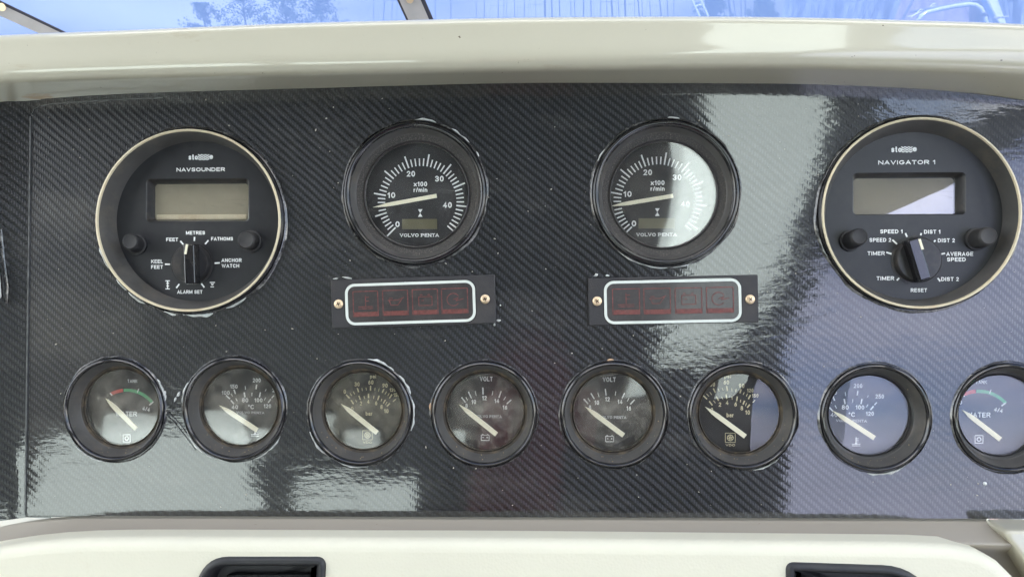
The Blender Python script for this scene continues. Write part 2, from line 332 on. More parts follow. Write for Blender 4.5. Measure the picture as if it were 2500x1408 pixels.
# ------------------------------------------------------------------ lettering drawn with strokes
def _arc(cx, cy, rx, ry, a0, a1, n=8): return [(cx + rx * math.cos(R(a0 + (a1 - a0) * k / n)), cy + ry * math.sin(R(a0 + (a1 - a0) * k / n))) for k in range(n + 1)]
_O = [_arc(.5, .5, .5, .5, 90, 450, 20)[:-1] + ['c']]
def _D(y0, y1, x=.55): m = (y0 + y1) / 2; return [(0, y1), (x, y1)] + _arc(x, m, 1 - x, (y1 - y0) / 2, 90, -90, 8)[1:-1] + [(x, y0), (0, y0)]
_S = [_arc(.5, .76, .48, .24, 15, 270, 9) + _arc(.5, .26, .48, .26, 90, -165, 9)[1:]]
GL = {'A': (.74, [[(0, 0), (.5, 1), (1, 0)], [(.2, .3), (.8, .3)]]), 'B': (.68, [[(0, 0), (0, 1)], _D(.52, 1), _D(0, .52, .6)]), 'C': (.72, [_arc(.52, .5, .52, .5, 42, 318, 16)]),
 'D': (.72, [[(0, 0), (0, 1)], _D(0, 1, .35)]), 'E': (.62, [[(1, 1), (0, 1), (0, 0), (1, 0)], [(0, .52), (.88, .52)]]), 'F': (.60, [[(1, 1), (0, 1), (0, 0)], [(0, .5), (.85, .5)]]),
 'G': (.76, [_arc(.5, .5, .5, .5, 45, 330, 15) + [(1, .45), (.6, .45)]]), 'H': (.70, [[(0, 0), (0, 1)], [(1, 0), (1, 1)], [(0, .52), (1, .52)]]), 'I': (.19, [[(.5, 0), (.5, 1)]]),
 'K': (.70, [[(0, 0), (0, 1)], [(1, 1), (.05, .42)], [(.35, .6), (1, 0)]]), 'L': (.58, [[(0, 1), (0, 0), (1, 0)]]), 'M': (.84, [[(0, 0), (0, 1)], [(1, 0), (1, 1)], [(0, 1), (.5, .12), (1, 1)]]),
 'N': (.72, [[(0, 0), (0, 1)], [(1, 0), (1, 1)], [(0, 1), (1, 0)]]), 'O': (.78, _O), 'P': (.66, [[(0, 0), (0, 1)], _D(.45, 1)]), 'R': (.70, [[(0, 0), (0, 1)], _D(.48, 1), [(.5, .48), (1, 0)]]),
 'S': (.66, _S), 'T': (.64, [[(0, 1), (1, 1)], [(.5, 1), (.5, 0)]]), 'U': (.72, [[(0, 1), (0, .35)] + _arc(.5, .35, .5, .35, 180, 360, 8)[1:-1] + [(1, .35), (1, 1)]]),
 'V': (.72, [[(0, 1), (.5, 0), (1, 1)]]), 'W': (1.0, [[(0, 1), (.26, 0), (.5, .9), (.74, 0), (1, 1)]]),
 '0': (.56, _O), '1': (.36, [[(0, .74), (.75, .98)], [(.85, 0), (.85, 1)]]), '2': (.56, [_arc(.5, .72, .48, .28, 165, -35, 9) + [(0, 0), (1, 0)]]),
 '3': (.56, [_arc(.48, .75, .46, .25, 160, -90, 9) , _arc(.48, .26, .5, .26, 90, -160, 9)]), '4': (.60, [[(.72, 0), (.72, 1), (0, .28), (1, .28)]]), '5': (.56, [[(.95, 1), (.12, 1), (.05, .5)] + _arc(.46, .33, .52, .33, 120, -155, 9)]),
 '6': (.56, [_arc(.5, .32, .48, .32, 170, -190, 16)[:-1] + ['c'], [(.85, .95), (.35, .85), (.05, .4)]]), '8': (.56, [_arc(.5, .76, .42, .24, 90, 450, 14)[:-1] + ['c'], _arc(.5, .26, .5, .26, 90, 450, 14)[:-1] + ['c']]),
 '9': (.56, [_arc(.5, .68, .48, .32, -10, 350, 16)[:-1] + ['c'], [(.15, .05), (.65, .15), (.95, .6)]]), '/': (.40, [[(0, 0), (1, 1)]]), '.': (.2, [[(.5, 0), (.5, .03)]]), '°': (.34, [_arc(.5, .84, .5, .16, 90, 450, 10)[:-1] + ['c']]),
 'a': (.56, [_arc(.45, .27, .45, .27, 60, 300, 10), [(.92, .6), (.92, 0)], [(.1, .62), (.6, .66), (.9, .5)]]), 'b': (.58, [[(0, 0), (0, 1)], _arc(.5, .33, .5, .33, 90, 450, 14)[:-1] + ['c']]), 'c': (.54, [_arc(.5, .33, .5, .33, 45, 315, 12)]),
 'e': (.58, [[(.05, .36), (.97, .36)] + _arc(.5, .33, .5, .33, 10, 315, 13)[1:]]), 'h': (.56, [[(0, 0), (0, 1)], [(0, .5), (.5, .68), (1, .5), (1, 0)]]), 'i': (.19, [[(.5, 0), (.5, .62)], [(.5, .93), (.5, .97)]]), 'l': (.19, [[(.5, 0), (.5, 1)]]),
 'm': (.84, [[(0, 0), (0, .68)], [(0, .55), (.3, .68), (.5, .5), (.5, 0)], [(.5, .55), (.8, .68), (1, .5), (1, 0)]]), 'n': (.56, [[(0, 0), (0, .68)], [(0, .52), (.5, .68), (1, .5), (1, 0)]]), 'o': (.60, [_arc(.5, .33, .5, .33, 90, 450, 14)[:-1] + ['c']]),
 'p': (.58, [[(0, -.3), (0, .68)], _arc(.5, .33, .5, .33, 90, 450, 14)[:-1] + ['c']]), 'r': (.38, [[(0, 0), (0, .68)], [(0, .5), (.4, .66), (1, .66)]]), 's': (.52, [[(q[0], q[1] * .68) for q in _S[0]]]), 't': (.36, [[(.5, .95), (.5, .1), (1, 0)], [(0, .68), (1, .68)]]),
 'x': (.56, [[(0, 0), (1, .68)], [(0, .68), (1, 0)]]), ' ': (.28, [])}
def stroke_strip(pts, t, closed, ext=True):
    P_ = [np.array(p, float) for p in pts]; n = len(P_)
    if not closed and ext:
        d = P_[0] - P_[1]; P_[0] = P_[0] + d / np.linalg.norm(d) * t * .9; d = P_[-1] - P_[-2]; P_[-1] = P_[-1] + d / np.linalg.norm(d) * t * .9
    Lh, Rh = [], []
    for i in range(n):
        a = P_[i - 1] if (i > 0 or closed) else None; b = P_[(i + 1) % n] if (i < n - 1 or closed) else None
        d1 = (P_[i] - a) / (np.linalg.norm(P_[i] - a) + 1e-9) if a is not None else None; d2 = (b - P_[i]) / (np.linalg.norm(b - P_[i]) + 1e-9) if b is not None else None
        d1 = d2 if d1 is None else d1; d2 = d1 if d2 is None else d2
        n1, n2 = np.array([-d1[1], d1[0]]), np.array([-d2[1], d2[0]]); m = n1 + n2; l = np.linalg.norm(m)
        m = n1 if l < .3 else m / l; k = min(1.8, 1 / max(.3, float(m @ n1)))
        Lh.append(P_[i] + m * t * k); Rh.append(P_[i] - m * t * k)
    v = []
    for a, b in zip(Lh, Rh): v += [a, b]
    f = [(2 * i, 2 * i + 1, 2 * ((i + 1) % n) + 1, 2 * ((i + 1) % n)) for i in range(n if closed else n - 1)]
    return v, f
def text_geo(txt, bold=.1, serif=False, wide=1.0):
    """flat strokes, capital height 1; returns vertices (x, y, layer), faces, size"""
    v, f, x = [], [], 0.; t = bold; lay = 0
    for ch in txt:
        w, st = GL[ch]; w = w * wide
        for s_ in st:
            closed = s_[-1] == 'c'; pts = s_[:-1] if closed else s_
            q = [(x + t + (w - 2 * t if w > 2.2 * t else .001) * a, t + (1 - 2 * t) * b) for a, b in pts]
            vv, ff = stroke_strip(q, t, closed); b0 = len(v); v += [(a, b, lay) for a, b in vv]; f += [tuple(b0 + i for i in r_) for r_ in ff]; lay += 1
            if serif and not closed:
                for e in (q[0], q[-1]):
                    if ch in 'VPNTALE' and (abs(e[1] - t) < .02 or abs(e[1] - 1 + t) < .02):
                        yy = .055 if e[1] < .5 else .945; b0 = len(v); v += [(e[0] - t * 2.3, yy - .055, lay), (e[0] + t * 2.3, yy - .055, lay), (e[0] + t * 2.3, yy + .055, lay), (e[0] - t * 2.3, yy + .055, lay)]; f.append((b0, b0 + 1, b0 + 2, b0 + 3)); lay += 1
        x += w + .13 * (wide if ch != ' ' else 1)
    v = np.array(v); mn, mxx = v.min(0), v.max(0); v[:, 0] -= (mn[0] + mxx[0]) / 2; v[:, 1] -= .5
    if not any(c.isupper() or c.isdigit() for c in txt): v[:, 1] += .0
    return v, f, (mxx[0] - mn[0], 1.0)
def put_text(g, txt, x, y, z, h, w=None, rot=0., bold=.1, cap=None, serif=False, wide=1.0):
    """h = height of a capital; w = full width"""
    asp = 1.0
    if w is not None:                                  # keep strokes even when the word is squeezed or stretched
        _, _, s0 = text_geo(txt, bold, serif, 1.0); wide = min(2.2, max(.6, (w / h) / s0[0]))
    v, f, sz = text_geo(txt, bold, serif, wide); sx = h if w is None else w / sz[0]
    c, s = math.cos(rot), math.sin(rot)
    g.add([(x + a * sx * c - b * h * s, y + a * sx * s + b * h * c, z + l * .000012) for a, b, l in v], f); return g
def rrect(w, h, r, n=7, cx=0., cy=0.):
    p = []
    for (sx, sy, a0) in ((1, 1, 0), (-1, 1, 90), (-1, -1, 180), (1, -1, 270)):
        for k in range(n + 1):
            a = R(a0 + 90 * k / n); p.append((cx + sx * (w / 2 - r) + r * math.cos(a), cy + sy * (h / 2 - r) + r * math.sin(a)))
    return p
def rpoly(pts, r, n=6):
    """round the corners of a 2-D polygon; r may be a list"""
    out = []; m = len(pts)
    for i in range(m):
        a, b, c = (np.array(pts[k % m][:2], float) for k in (i - 1, i, i + 1)); rr = r[i] if isinstance(r, (list, tuple)) else r
        u = (a - b) / np.linalg.norm(a - b); w = (c - b) / np.linalg.norm(c - b)
        p0, p1 = b + u * rr, b + w * rr
        for k in range(n + 1):
            t = k / n; out.append(tuple((1 - t) ** 2 * p0 + 2 * t * (1 - t) * b + t * t * p1))
    return out
def inset(loop, d):
    n = len(loop); L_ = [np.array(p, float) for p in loop]; out = []
    area = sum(L_[i][0] * L_[(i + 1) % n][1] - L_[(i + 1) % n][0] * L_[i][1] for i in range(n)); sg = 1 if area > 0 else -1
    for i in range(n):
        t = L_[(i + 1) % n] - L_[i - 1]; t /= np.linalg.norm(t) + 1e-12
        out.append(tuple(L_[i] + sg * d * np.array([-t[1], t[0]])))
    return out
def circle(cx, cy, r, n=64, ex=1.): return [(cx + r * ex * math.cos(2 * math.pi * k / n), cy + r * math.sin(2 * math.pi * k / n)) for k in range(n)]


# ------------------------------------------------------------------ console shell
console = thing('helm_console', MP.copy(), 'cream boat dashboard moulding round a glossy black carbon-weave instrument fascia', 'dashboard')
XS = np.linspace(-420, 2920, 68)
def curve(pts):
    xs, ys = zip(*pts); xs, ys = np.array(xs, float), np.array(ys, float)
    def g(x):
        # smoothed piecewise line
        return float(np.mean([np.interp(x + d, xs, ys) for d in (-120, -60, 0, 60, 120)]))
    return g
y_edge = curve([(-450, 300), (0, 258), (90, 246), (300, 233), (1250, 206), (2000, 210), (2350, 229), (2500, 250), (2920, 330)])
y_bend = curve([(-450, 222), (0, 192), (600, 176), (1250, 165), (1850, 155), (2500, 166), (2920, 190)])
y_top = curve([(-450, 100), (0, 79), (350, 65), (700, 50), (1250, 36), (1700, 33), (2000, 36), (2500, 50), (2920, 80)])
def bez(a, b, c, n):
    return [(1 - t) ** 2 * a + 2 * t * (1 - t) * b + t * t * c for t in np.linspace(0, 1, n)]
loops = []
for x in XS:
    A = P(x, y_edge(x), -.004); B = P(x, y_bend(x), .036); C = P(x, y_top(x), .0365)
    u = (A - B) / np.linalg.norm(A - B); w = (C - B) / np.linalg.norm(C - B)
    E = C + np.array([0, .004, -.09])
    mid = B + w * .018 + np.array([0, 0, -.0002])            # the face is slightly hollow
    sec = [A + (B - A) * t for t in (0, .35, .7)] + bez(B + u * .009, B, B + w * .010, 7)
    sec += bez(B + w * .012, mid, C - w * .006, 5) + bez(C - w * .005, C + w * .0005, C + (E - C) * .10, 7) + [C + (E - C) * t for t in (.3, .6, 1)]
    sec.append(E + np.array([0, -.10, -.02]))
    loops.append(sec)
obj('brow', G().loops(loops, cap=False, closed=False), M['gelcoat'], console, smooth=True, sharp=60)

# fascia with real openings for the instruments
GS = [(275, 1000, .985), (570, 998.5, .985), (877, 1008, 1.), (1181, 1011, 1.), (1499, 1012.5, 1.), (1815, 1015, 1.), (2140, 1020, 1.), (2466, 1020, 1.)]   # small gauges
GC = [P(x, y, .002) for x, y, _ in GS]
TC = [P(1011, 470.5, .003), P(1626, 470, .003)]
SC = [P(459, 538, .004), P(2248, 520, .004)]
RS, RT, RO = .0332, .0452, .0586
SEX = [1.035, 1.02]
edge = [tuple(P(x, y_edge(x) - 6, 0)[:2]) for x in np.linspace(100, 2640, 50)]
left = [tuple(P(98, 250, 0)[:2]), tuple(P(82, 258, 0)[:2]), tuple(P(76, 275, 0)[:2]), tuple(P(70, 760, 0)[:2]), tuple(P(62, 1262, 0)[:2])]
bottom = [tuple(P(x, 1257.5 + (x - 65) * 8 / 2435, 0)[:2]) for x in np.linspace(62, 2640, 14)]
outer = edge + bottom[::-1] + left[::-1]
holes = [circle(c[0], c[1], RS * .985, 56) for c in GC] + [circle(c[0], c[1], RT * .985, 72) for c in TC] + [circle(c[0], c[1], RO * .985, 80, e) for c, e in zip(SC, SEX)]
v, f = fill([outer] + holes); g = G().add(v, f)
for lp in holes + [outer]:
    n = len(lp); g.add([(x, y, 0) for x, y in lp] + [(x, y, -.004) for x, y in lp], [(i, (i + 1) % n, n + (i + 1) % n, n + i) for i in range(n)])
obj('carbon_fascia', g, M['carbon'], console)
# left wing of the fascia, turned a little towards the helm
wl = [[P(125, y_edge(125) - 8, -.0016), P(125, 760, -.0016), P(125, 1264, -.0016)]]
for t in np.linspace(0, 1, 8):
    x = 64 - 500 * t; n = .034 * t ** 1.1 - .0012
    wl.append([P(x, y_edge(x) - 8, n), P(x, 760, n), P(x, 1262 + 72 * t, n)])
obj('side_fascia', G().loops(wl, cap=False, closed=False), M['carbon'], console, smooth=True)
g = G(); g.seg2(P(76, 285), P(62, 1256), .0009, -.001, .0007)
sq = [P(78, 280), P(85, 266), P(100, 259)] + [P(x, y_edge(x) + 9) for x in (130, 180, 240, 310, 400)]
for a, b in zip(sq, sq[1:]): g.seg2(a, b, .0006, -.001, .0004)
obj('fascia_seam', g, simple('worn_vinyl_seam', (.08, .085, .085), .35, coat=.5, var=.5, vscale=150), console)

# ledge below the fascia
ya = curve([(-450, 1400), (-150, 1330), (0, 1284), (62, 1262), (130, 1259), (1300, 1262), (2500, 1266), (2920, 1270)])
yb = curve([(-450, 1480), (-150, 1372), (0, 1334), (130, 1312), (1250, 1314), (2300, 1322), (2920, 1330)])
loops = []
for x in XS:
    na = -.004 + (max(0, 62 - x) / 500 * .034); A = P(x, ya(x) - 1, na); B = P(x, yb(x) + 6, .020)
    E = B + np.array([0, -.010, -.016]); u = (A - B) / np.linalg.norm(A - B); w = (E - B) / np.linalg.norm(E - B)
    loops.append([A, A + (B - A) * .4] + bez(B + u * .003, B, B + w * .003, 5) + [E, E + np.array([0, -.13, 0])])
obj('ledge', G().loops(loops, cap=False, closed=False), M['liner'], console, smooth=True, sharp=60)
# right-hand cheek of the console
rings = []
for q, n_ in ((0., -.004), (.35, .006), (.62, .012), (.80, .017), (.93, .0195), (1.05, .0208), (1.25, .0212)):
    o0 = [(2394, 1264), (2960, 1264), (2960, 1800), (2720, 1800), (2475, 1395)]; o1 = [(2448, 1296), (3000, 1296), (3000, 1850), (2700, 1850), (2530, 1400)]
    pp = [tuple(P(a_[0] * (1 - q) + b_[0] * q, a_[1] * (1 - q) + b_[1] * q, n_)[:2]) for a_, b_ in zip(o0, o1)]
    rings.append([(x, y, n_) for x, y in rpoly(pp, [.006, .003, .003, .01, .02])])
obj('console_cheek', G().loops(rings), M['gelcoat'], console, smooth=True, sharp=60)

# hinged hatch of grained cream plastic
HN = .031
ctl = [(-520, 1420), (-120, 1352), (0, 1331), (60, 1320), (130, 1311), (300, 1307), (1250, 1311), (2150, 1320), (2325, 1322), (2388, 1329), (2436, 1358), (2476, 1408), (2550, 1510), (2640, 1640), (2640, 1800), (-520, 1800)]
dense = []
for (x0, y0), (x1, y1) in zip(ctl, ctl[1:] + ctl[:1]):
    m = max(1, int(math.hypot(x1 - x0, y1 - y0) / 60)); dense += [(x0 + (x1 - x0) * k / m, y0 + (y1 - y0) * k / m) for k in range(m)]
sm = [tuple(P(x, y, HN - .006)[:2]) for x, y in dense]
for _ in range(2): sm = [tuple((np.array(sm[i - 1]) + 2 * np.array(sm[i]) + np.array(sm[(i + 1) % len(sm)])) / 4) for i in range(len(sm))]
hatch = thing('hatch_lid', MP.copy(), 'grained cream plastic hatch lid with two black latches below the instrument fascia', 'hatch lid')
rings = [[(x, y, HN - .018) for x, y in sm]]
for a in np.linspace(0, 90, 7): rings.append([(x, y, HN - .007 + .007 * math.sin(R(a))) for x, y in inset(sm, .007 * (1 - math.cos(R(a))))])
g = G().loops(rings, cap=False)
HB = {}
def hpoly(pts, r): return rpoly([P(x, y, HN + .001)[:2] for x, y in pts], r)
HB[0] = hpoly([(432, 1520), (508, 1361), (794, 1361), (786, 1520)], [.004, .012, .0055, .004])
HB[1] = hpoly([(1924, 1520), (1921, 1374), (2226, 1384), (2330, 1520)], [.004, .0045, .016, .004])
capo = [(x, y) for x, y, _ in rings[-1]]
v, f = fill([capo, inset(HB[0], .002), inset(HB[1], .002)]); g.add([(x, y, HN) for x, y, _ in v], f)
obj('lid_panel', g, M['pad'], hatch, smooth=True, sharp=40)
for k in (0, 1):
    lp = HB[k]; ls = [(-.001, -.001), (0., .0010), (.0008, .0022), (.0022, .0026), (.0036, .0020), (.0044, .0002), (.0052, -.0006), (.0058, -.004), (.0066, -.012)]
    bz = obj('latch_frame', G().loops([[(x, y, HN + z) for x, y in inset(lp, d)] for d, z in ls], cap=False), M['face'], hatch, smooth=True, sharp=55)
    inn = inset(lp, .0066); obj('latch_pocket', G().add([(x, y, HN - .012) for x, y in inn], [tuple(range(len(inn)))]), M['rubber'], bz)
    pl = inset(lp, .0095); sh = [(x, y - .004) for x, y in pl]
    obj('latch_paddle', G().loops([[(x, y, HN - .012) for x, y in sh], [(x, y, HN - .008) for x, y in sh], [(x, y, HN - .007) for x, y in inset(sh, .0012)]]), M['rubber'], bz, smooth=True)

# pale plate just entering the picture on the left wing
sp = thing('switch_plate', MP.copy(), 'pale plate edge on the dark left wing, cut by the left border', 'plate')
def onwing(x, y, h=0.): n = .034 * ((64 - x) / 500) ** 1.1 - .0012; return P(x, y, n + h)
pp = rpoly([onwing(x, y)[:2] for x, y in ((-90, 640), (1, 652), (8, 728), (-90, 738))], .002)
nn_ = onwing(-30, 690)[2]
obj('plate', G().loops([[(x, y, nn_ - .001) for x, y in pp], [(x, y, nn_ + .003) for x, y in pp], [(x, y, nn_ + .0036) for x, y in inset(pp, .0007)]]), M['frame_white'], sp, True)
obj('plate_edge', G().tube([onwing(2, 560, .001), onwing(10, 640, .0015), onwing(18, 700, .0015), onwing(16, 740, .001)], .0008, 6), M['vinyl_edge'], sp, True)

# ------------------------------------------------------------------ small gauges
ND, NG, NR = -.0132, -.0082, .002
def lens_geo(r, z, sag, th=.0014, ex=1.):
    n = 7; pr = [(r * k / n, z + sag * (1 - (k / n) ** 2)) for k in range(n, 0, -1)]
    g = G().lathe([(r, z - th)] + pr, 56, ex=ex); g.v.append((0, 0, z + sag)); c = len(g.v) - 1; m = len(pr) + 1
    g.f += [(k * m + m - 1, ((k + 1) % 56) * m + m - 1, c) for k in range(56)]
    g.f.append(tuple(k * m for k in range(56))[::-1]); return g
def wobble(seg, amp, seed):
    rr = np.random.RandomState(seed); a = rr.normal(size=(seg, 2)); k = np.ones(5) / 5
    for q in range(2): a[:, q] = np.convolve(np.r_[a[-2:, q], a[:, q], a[:2, q]], k, 'valid')
    return a * amp
def shell(t, seed, dusty=True):
    """housing shared by all small instruments"""
    obj('rim', G().lathe([(RS, -.004), (RS, .0006), (RS - .0006, .0019), (RS - .0016, .0024), (RS - .0026, .0016), (RS - .0029, .0004)], 72), M['gloss_black'], t, True, sharp=60)
    obj('bezel_cone', G().lathe([(RS - .0029, .0004), (.0278, -.0066), (.0271, -.0074)], 72), M['cone'], t, True, sharp=60)
    obj('dust_ring', G().lathe([(.0271, -.0074), (.0262, -.0080), (.0257, -.0082), (.0250, -.0076), (.0246, -.0084)], 72), M['dust_ring' if dusty else 'black'], t, True, sharp=60)
    obj('housing', G().lathe([(.0248, -.0085), (.0285, -.0092), (.0285, ND - .0005)], 48), M['housing'], t, True)
    g = G(); g.add([(x, y, ND) for x, y in circle(0, 0, .0285, 48)], [tuple(range(48))]); obj('dial', g, M['dial'], t)
    wb = wobble(90, .0006, seed)
    obj('vinyl_lip', G().lathe([(RS + .0001, -.001), (RS + .0004, .0010), (RS + .0008, .0006), (RS + .0013, -.0002)], 90, wob=wb), M['vinyl_edge'], t, True, sharp=80)
def locf(o, s, ox, oy):
    """converter from survey marks (zoomed photo) to the dial of one gauge"""
    def g(x, y, n=None): return P(ox + x / s, oy + y / s, ND)
    return g
def lift(p, c, n0, dz):
    k = (CAMP[2] - n0 - dz) / (CAMP[2] - n0); q = np.array(p[:2]) + c[:2]; q = CAMP[:2] + (q - CAMP[:2]) * k; return q - c[:2]
def needle_geo(a, b, w, z, tail=.0022):
    a = np.array(a[:2]); b = np.array(b[:2]); d = (b - a); Ln = np.linalg.norm(d); d /= Ln; n = np.array([-d[1], d[0]])
    pts = [a, a + d * Ln * .20 + n * w * .42, a + d * Ln * .30 + n * w / 2, b + n * w / 2, b - n * w / 2, a + d * Ln * .30 - n * w / 2, a + d * Ln * .20 - n * w * .42]
    g = G().prism(pts, z, z + .0007)
    g.prism([p * .5 + (a + d * Ln * .6) * .5 * 0 + p * .5 for p in pts], z, z)if False else None
    return g
def marks(conv, gc, segs, k=1.0):
    g = G()
    for a, b, w in segs:
        g.seg2(conv(*a) - gc, conv(*b) - gc, w * k / 1000, ND + .0001, ND + .00025)
    return g
def words(t, conv, gc, items, mat, ppm, name='lettering'):
    for it in items:
        txt, x, y, h = it[:4]; w = it[4] if len(it) > 4 else None; rot = R(it[5]) if len(it) > 5 else 0
        c = conv(x, y) - gc; g = G(); cap = .73 if any(ch.isupper() or ch.isdigit() for ch in txt) else .75
        put_text(g, txt, c[0], c[1], ND + .00022, h / ppm / 1000, None if w is None else w / ppm / 1000, rot, .088)
        obj('numeral' if txt.strip('-').isdigit() else name, g, mat, t)

def slab_name(g, txt, x, y, z, w, h):
    """extended slab-serif capitals: wide letters with added foot and head serifs"""
    put_text(g, txt, x, y, z, h, w, 0, .10, serif=True)
    return g

GR = 'small round gauges in the lower row'
specs = [
 ('level', 'small gauge with red and green arc behind bright reflections, far left of lower row', 'level_gauge'),
 ('temp', 'small °C gauge beside the far left gauge with red and green arc', 'temperature_gauge'),
 ('oil', 'small yellowed psi and bar gauge, dusty, left of the two volt gauges', 'pressure_gauge'),
 ('volt', 'small VOLT gauge with brown reflection and bare wood at its left rim', 'voltmeter'),
 ('volt', 'small VOLT gauge with pale reflection cutting its top right, right one of two', 'voltmeter'),
 ('oil', 'small psi and bar gauge with boxed VDO emblem, right of the two volt gauges', 'pressure_gauge'),
 ('temp', 'small °C gauge under blue sky reflection, below the navigator instrument', 'temperature_gauge'),
 ('level', 'small gauge reading WATER with green arc, cut by the right edge', 'level_gauge')]
def cvt(ox, oy, s): return lambda x, y: P(ox + x / s, oy + y / s, ND)
built = {}
for i, (kind, lab, nm) in enumerate(specs):
    gc = GC[i].copy(); ang = 0
    t = thing(nm, at(gc[0], gc[1]), lab, 'gauge', GR); z0 = gc * 1.0; z0[2] = 0
    shell(t, 20 + i, dusty=i not in (6, 7))
    if kind == 'volt':
        cv = cvt(720, 840, 4.032) if i == 3 else cvt(1340 + 4.6, 850 + .2, 3.968)
        q = 15.0
        if i == 3:
            S = [((1640, 520), (1680, 572), .75), ((1683, 520), (1700, 550), .4), ((1708, 465), (1738, 530), .75), ((1775, 460), (1785, 505), .4), ((1850, 425), (1852, 492), .75), ((1948, 460), (1942, 500), .4), ((2030, 460), (2008, 525), .75), ((2075, 515), (2055, 548), .4), ((2130, 545), (2085, 585), .75)]
            Tx = [('VOLT', 1883, 340, 44, 125), ('8', 1690, 603, 42), ('10', 1760, 565, 42), ('12', 1865, 527, 42), ('14', 1987, 555, 42), ('16', 2067, 620, 42)]
            nd = ((1617, 592), (1985, 885)); vp = (1905, 708, 265, 25); bat = (1873, 915)
        else:
            S = [((320, 488), (362, 535), .75), ((360, 480), (380, 512), .4), ((388, 432), (422, 488), .75), ((455, 425), (468, 468), .4), ((528, 390), (536, 455), .75), ((630, 415), (624, 455), .4), ((716, 430), (690, 482), .75), ((757, 480), (740, 512), .4), ((812, 495), (770, 540), .75)]
            Tx = [('VOLT', 565, 300, 44, 125), ('8', 380, 570, 42), ('10', 445, 523, 42), ('12', 548, 490, 42), ('14', 670, 515, 42), ('16', 755, 578, 42)]
            nd = ((330, 560), (705, 840)); vp = (600, 665, 265, 25); bat = (570, 872)
        obj('scale_marks', marks(cv, z0, S), M['print'], t); words(t, cv, z0, Tx, M['print'], q)
        c = cv(*bat) - z0; g = G()
        for a, b in (((-2.7, -1.9), (2.7, -1.9)), ((-2.7, 1.5), (2.7, 1.5)), ((-2.55, -1.9), (-2.55, 1.5)), ((2.55, -1.9), (2.55, 1.5)), ((-2, 2.0), (-1.1, 2.0)), ((1.1, 2.0), (2, 2.0)), ((-1.8, 0), (-.8, 0)), ((.8, 0), (1.8, 0)), ((1.3, -.5), (1.3, .5))):
            g.seg2((c[0] + a[0] / 1000, c[1] + a[1] / 1000), (c[0] + b[0] / 1000, c[1] + b[1] / 1000), .0004, ND + .0001, ND + .0003)
        obj('battery_symbol', g, M['print'], t); pm = M['print_grey']
    elif kind == 'oil':
        q = 15.0; pr = M['print_amber']
        cv = cvt(720, 840, 4.032) if i == 2 else (lambda x, y: P(1340 + (1578 + (x - 565) * 1.02 - (632 - y) * .18) / 3.968, 850 + (595 + (y - 632) * 1.03) / 3.968, ND))
        S = [((505, 495), (538, 530), .8), ((543, 480), (560, 505), .4), ((575, 465), (590, 490), .4), ((615, 430), (628, 470), .8), ((660, 430), (665, 458), .4), ((700, 425), (705, 452), .4), ((745, 408), (745, 455), .8), ((790, 428), (787, 455), .4), ((830, 435), (822, 465), .4), ((877, 438), (860, 475), .8), ((903, 465), (887, 490), .4), ((930, 480), (915, 505), .4), ((957, 492), (930, 530), .8), ((992, 540), (965, 562), .6),
             ((555, 550), (578, 588), .8), ((597, 545), (610, 568), .4), ((630, 505), (645, 545), .8), ((680, 508), (688, 535), .4), ((725, 485), (726, 528), .8), ((778, 505), (775, 535), .4), ((830, 505), (815, 548), .8), ((857, 535), (848, 560), .4), ((892, 545), (870, 580), .8), ((908, 565), (890, 595), .4), ((935, 580), (905, 610), .8)]
        Tx = [('0', 492, 465, 42), ('30', 612, 392, 42, 52), ('60', 748, 373, 42, 52), ('90', 888, 405, 42, 52), ('120', 962, 448, 36, 60), ('150', 1000, 497, 36, 60), ('0', 565, 632, 42), ('2', 650, 580, 42), ('4', 722, 563, 42), ('6', 800, 578, 42), ('8', 853, 615, 42), ('10', 900, 655, 42, 45), ('bar', 730, 680, 40, 66), ('psi', 770, 315, 36, 60)]
        obj('scale_marks', marks(cv, z0, S), pr, t); words(t, cv, z0, Tx, pr, q)
        nd = ((455, 585), (812, 870)) if i == 2 else ((504, 600), (838, 880)); c = cv(715 if i == 2 else 694, 893) - z0; vp = None
        g = G(); h = .00295
        for a, b in (((-h, -h), (h, -h)), ((-h, h), (h, h)), ((-h, -h), (-h, h)), ((h, -h), (h, h))): g.seg2((c[0] + a[0] * 1.06, c[1] + a[1]), (c[0] + b[0] * 1.06, c[1] + b[1]), .0003, ND + .0001, ND + .0003)
        g.lathe([(.0021, ND + .0002), (.0016, ND + .0002)], 24, c[0], c[1]); g.lathe([(.0009, ND + .0002), (.0003, ND + .0002)], 12, c[0], c[1])
        for a in range(0, 360, 60): g.seg2((c[0] + .0009 * math.cos(R(a)), c[1] + .0009 * math.sin(R(a))), (c[0] + .0018 * math.cos(R(a + 25)), c[1] + .0018 * math.sin(R(a + 25))), .0004, ND + .0001, ND + .0003)
        put_text(g, 'VDO', c[0], c[1] - .0046, ND + .0003, .0014, .0060, 0, .10)
        obj('maker_emblem', g, pr, t)
    elif kind == 'temp':
        q = 15.6
        cv = cvt(120, 840, 4.167) if i == 1 else (lambda x, y: P(1970 + (x - 1995) / 3.788 + 398 / 4.266, 850 + (y - 567) / 3.858 + 612 / 4.266, ND))
        S = [((1800, 518), (1840, 555), .85), ((1850, 500), (1868, 528), .4), ((1880, 458), (1897, 505), .85), ((1995, 425), (1998, 460), .4), ((2112, 410), (2105, 455), .8), ((2210, 455), (2198, 475), .4), ((2288, 520), (2265, 545), .7),
             ((1848, 568), (1882, 605), .85), ((1900, 548), (1915, 578), .4), ((1985, 488), (1993, 538), .85), ((2065, 490), (2063, 525), .4), ((2150, 488), (2140, 537), .85), ((2205, 540), (2190, 567), .4), ((2257, 556), (2228, 592), .85)]
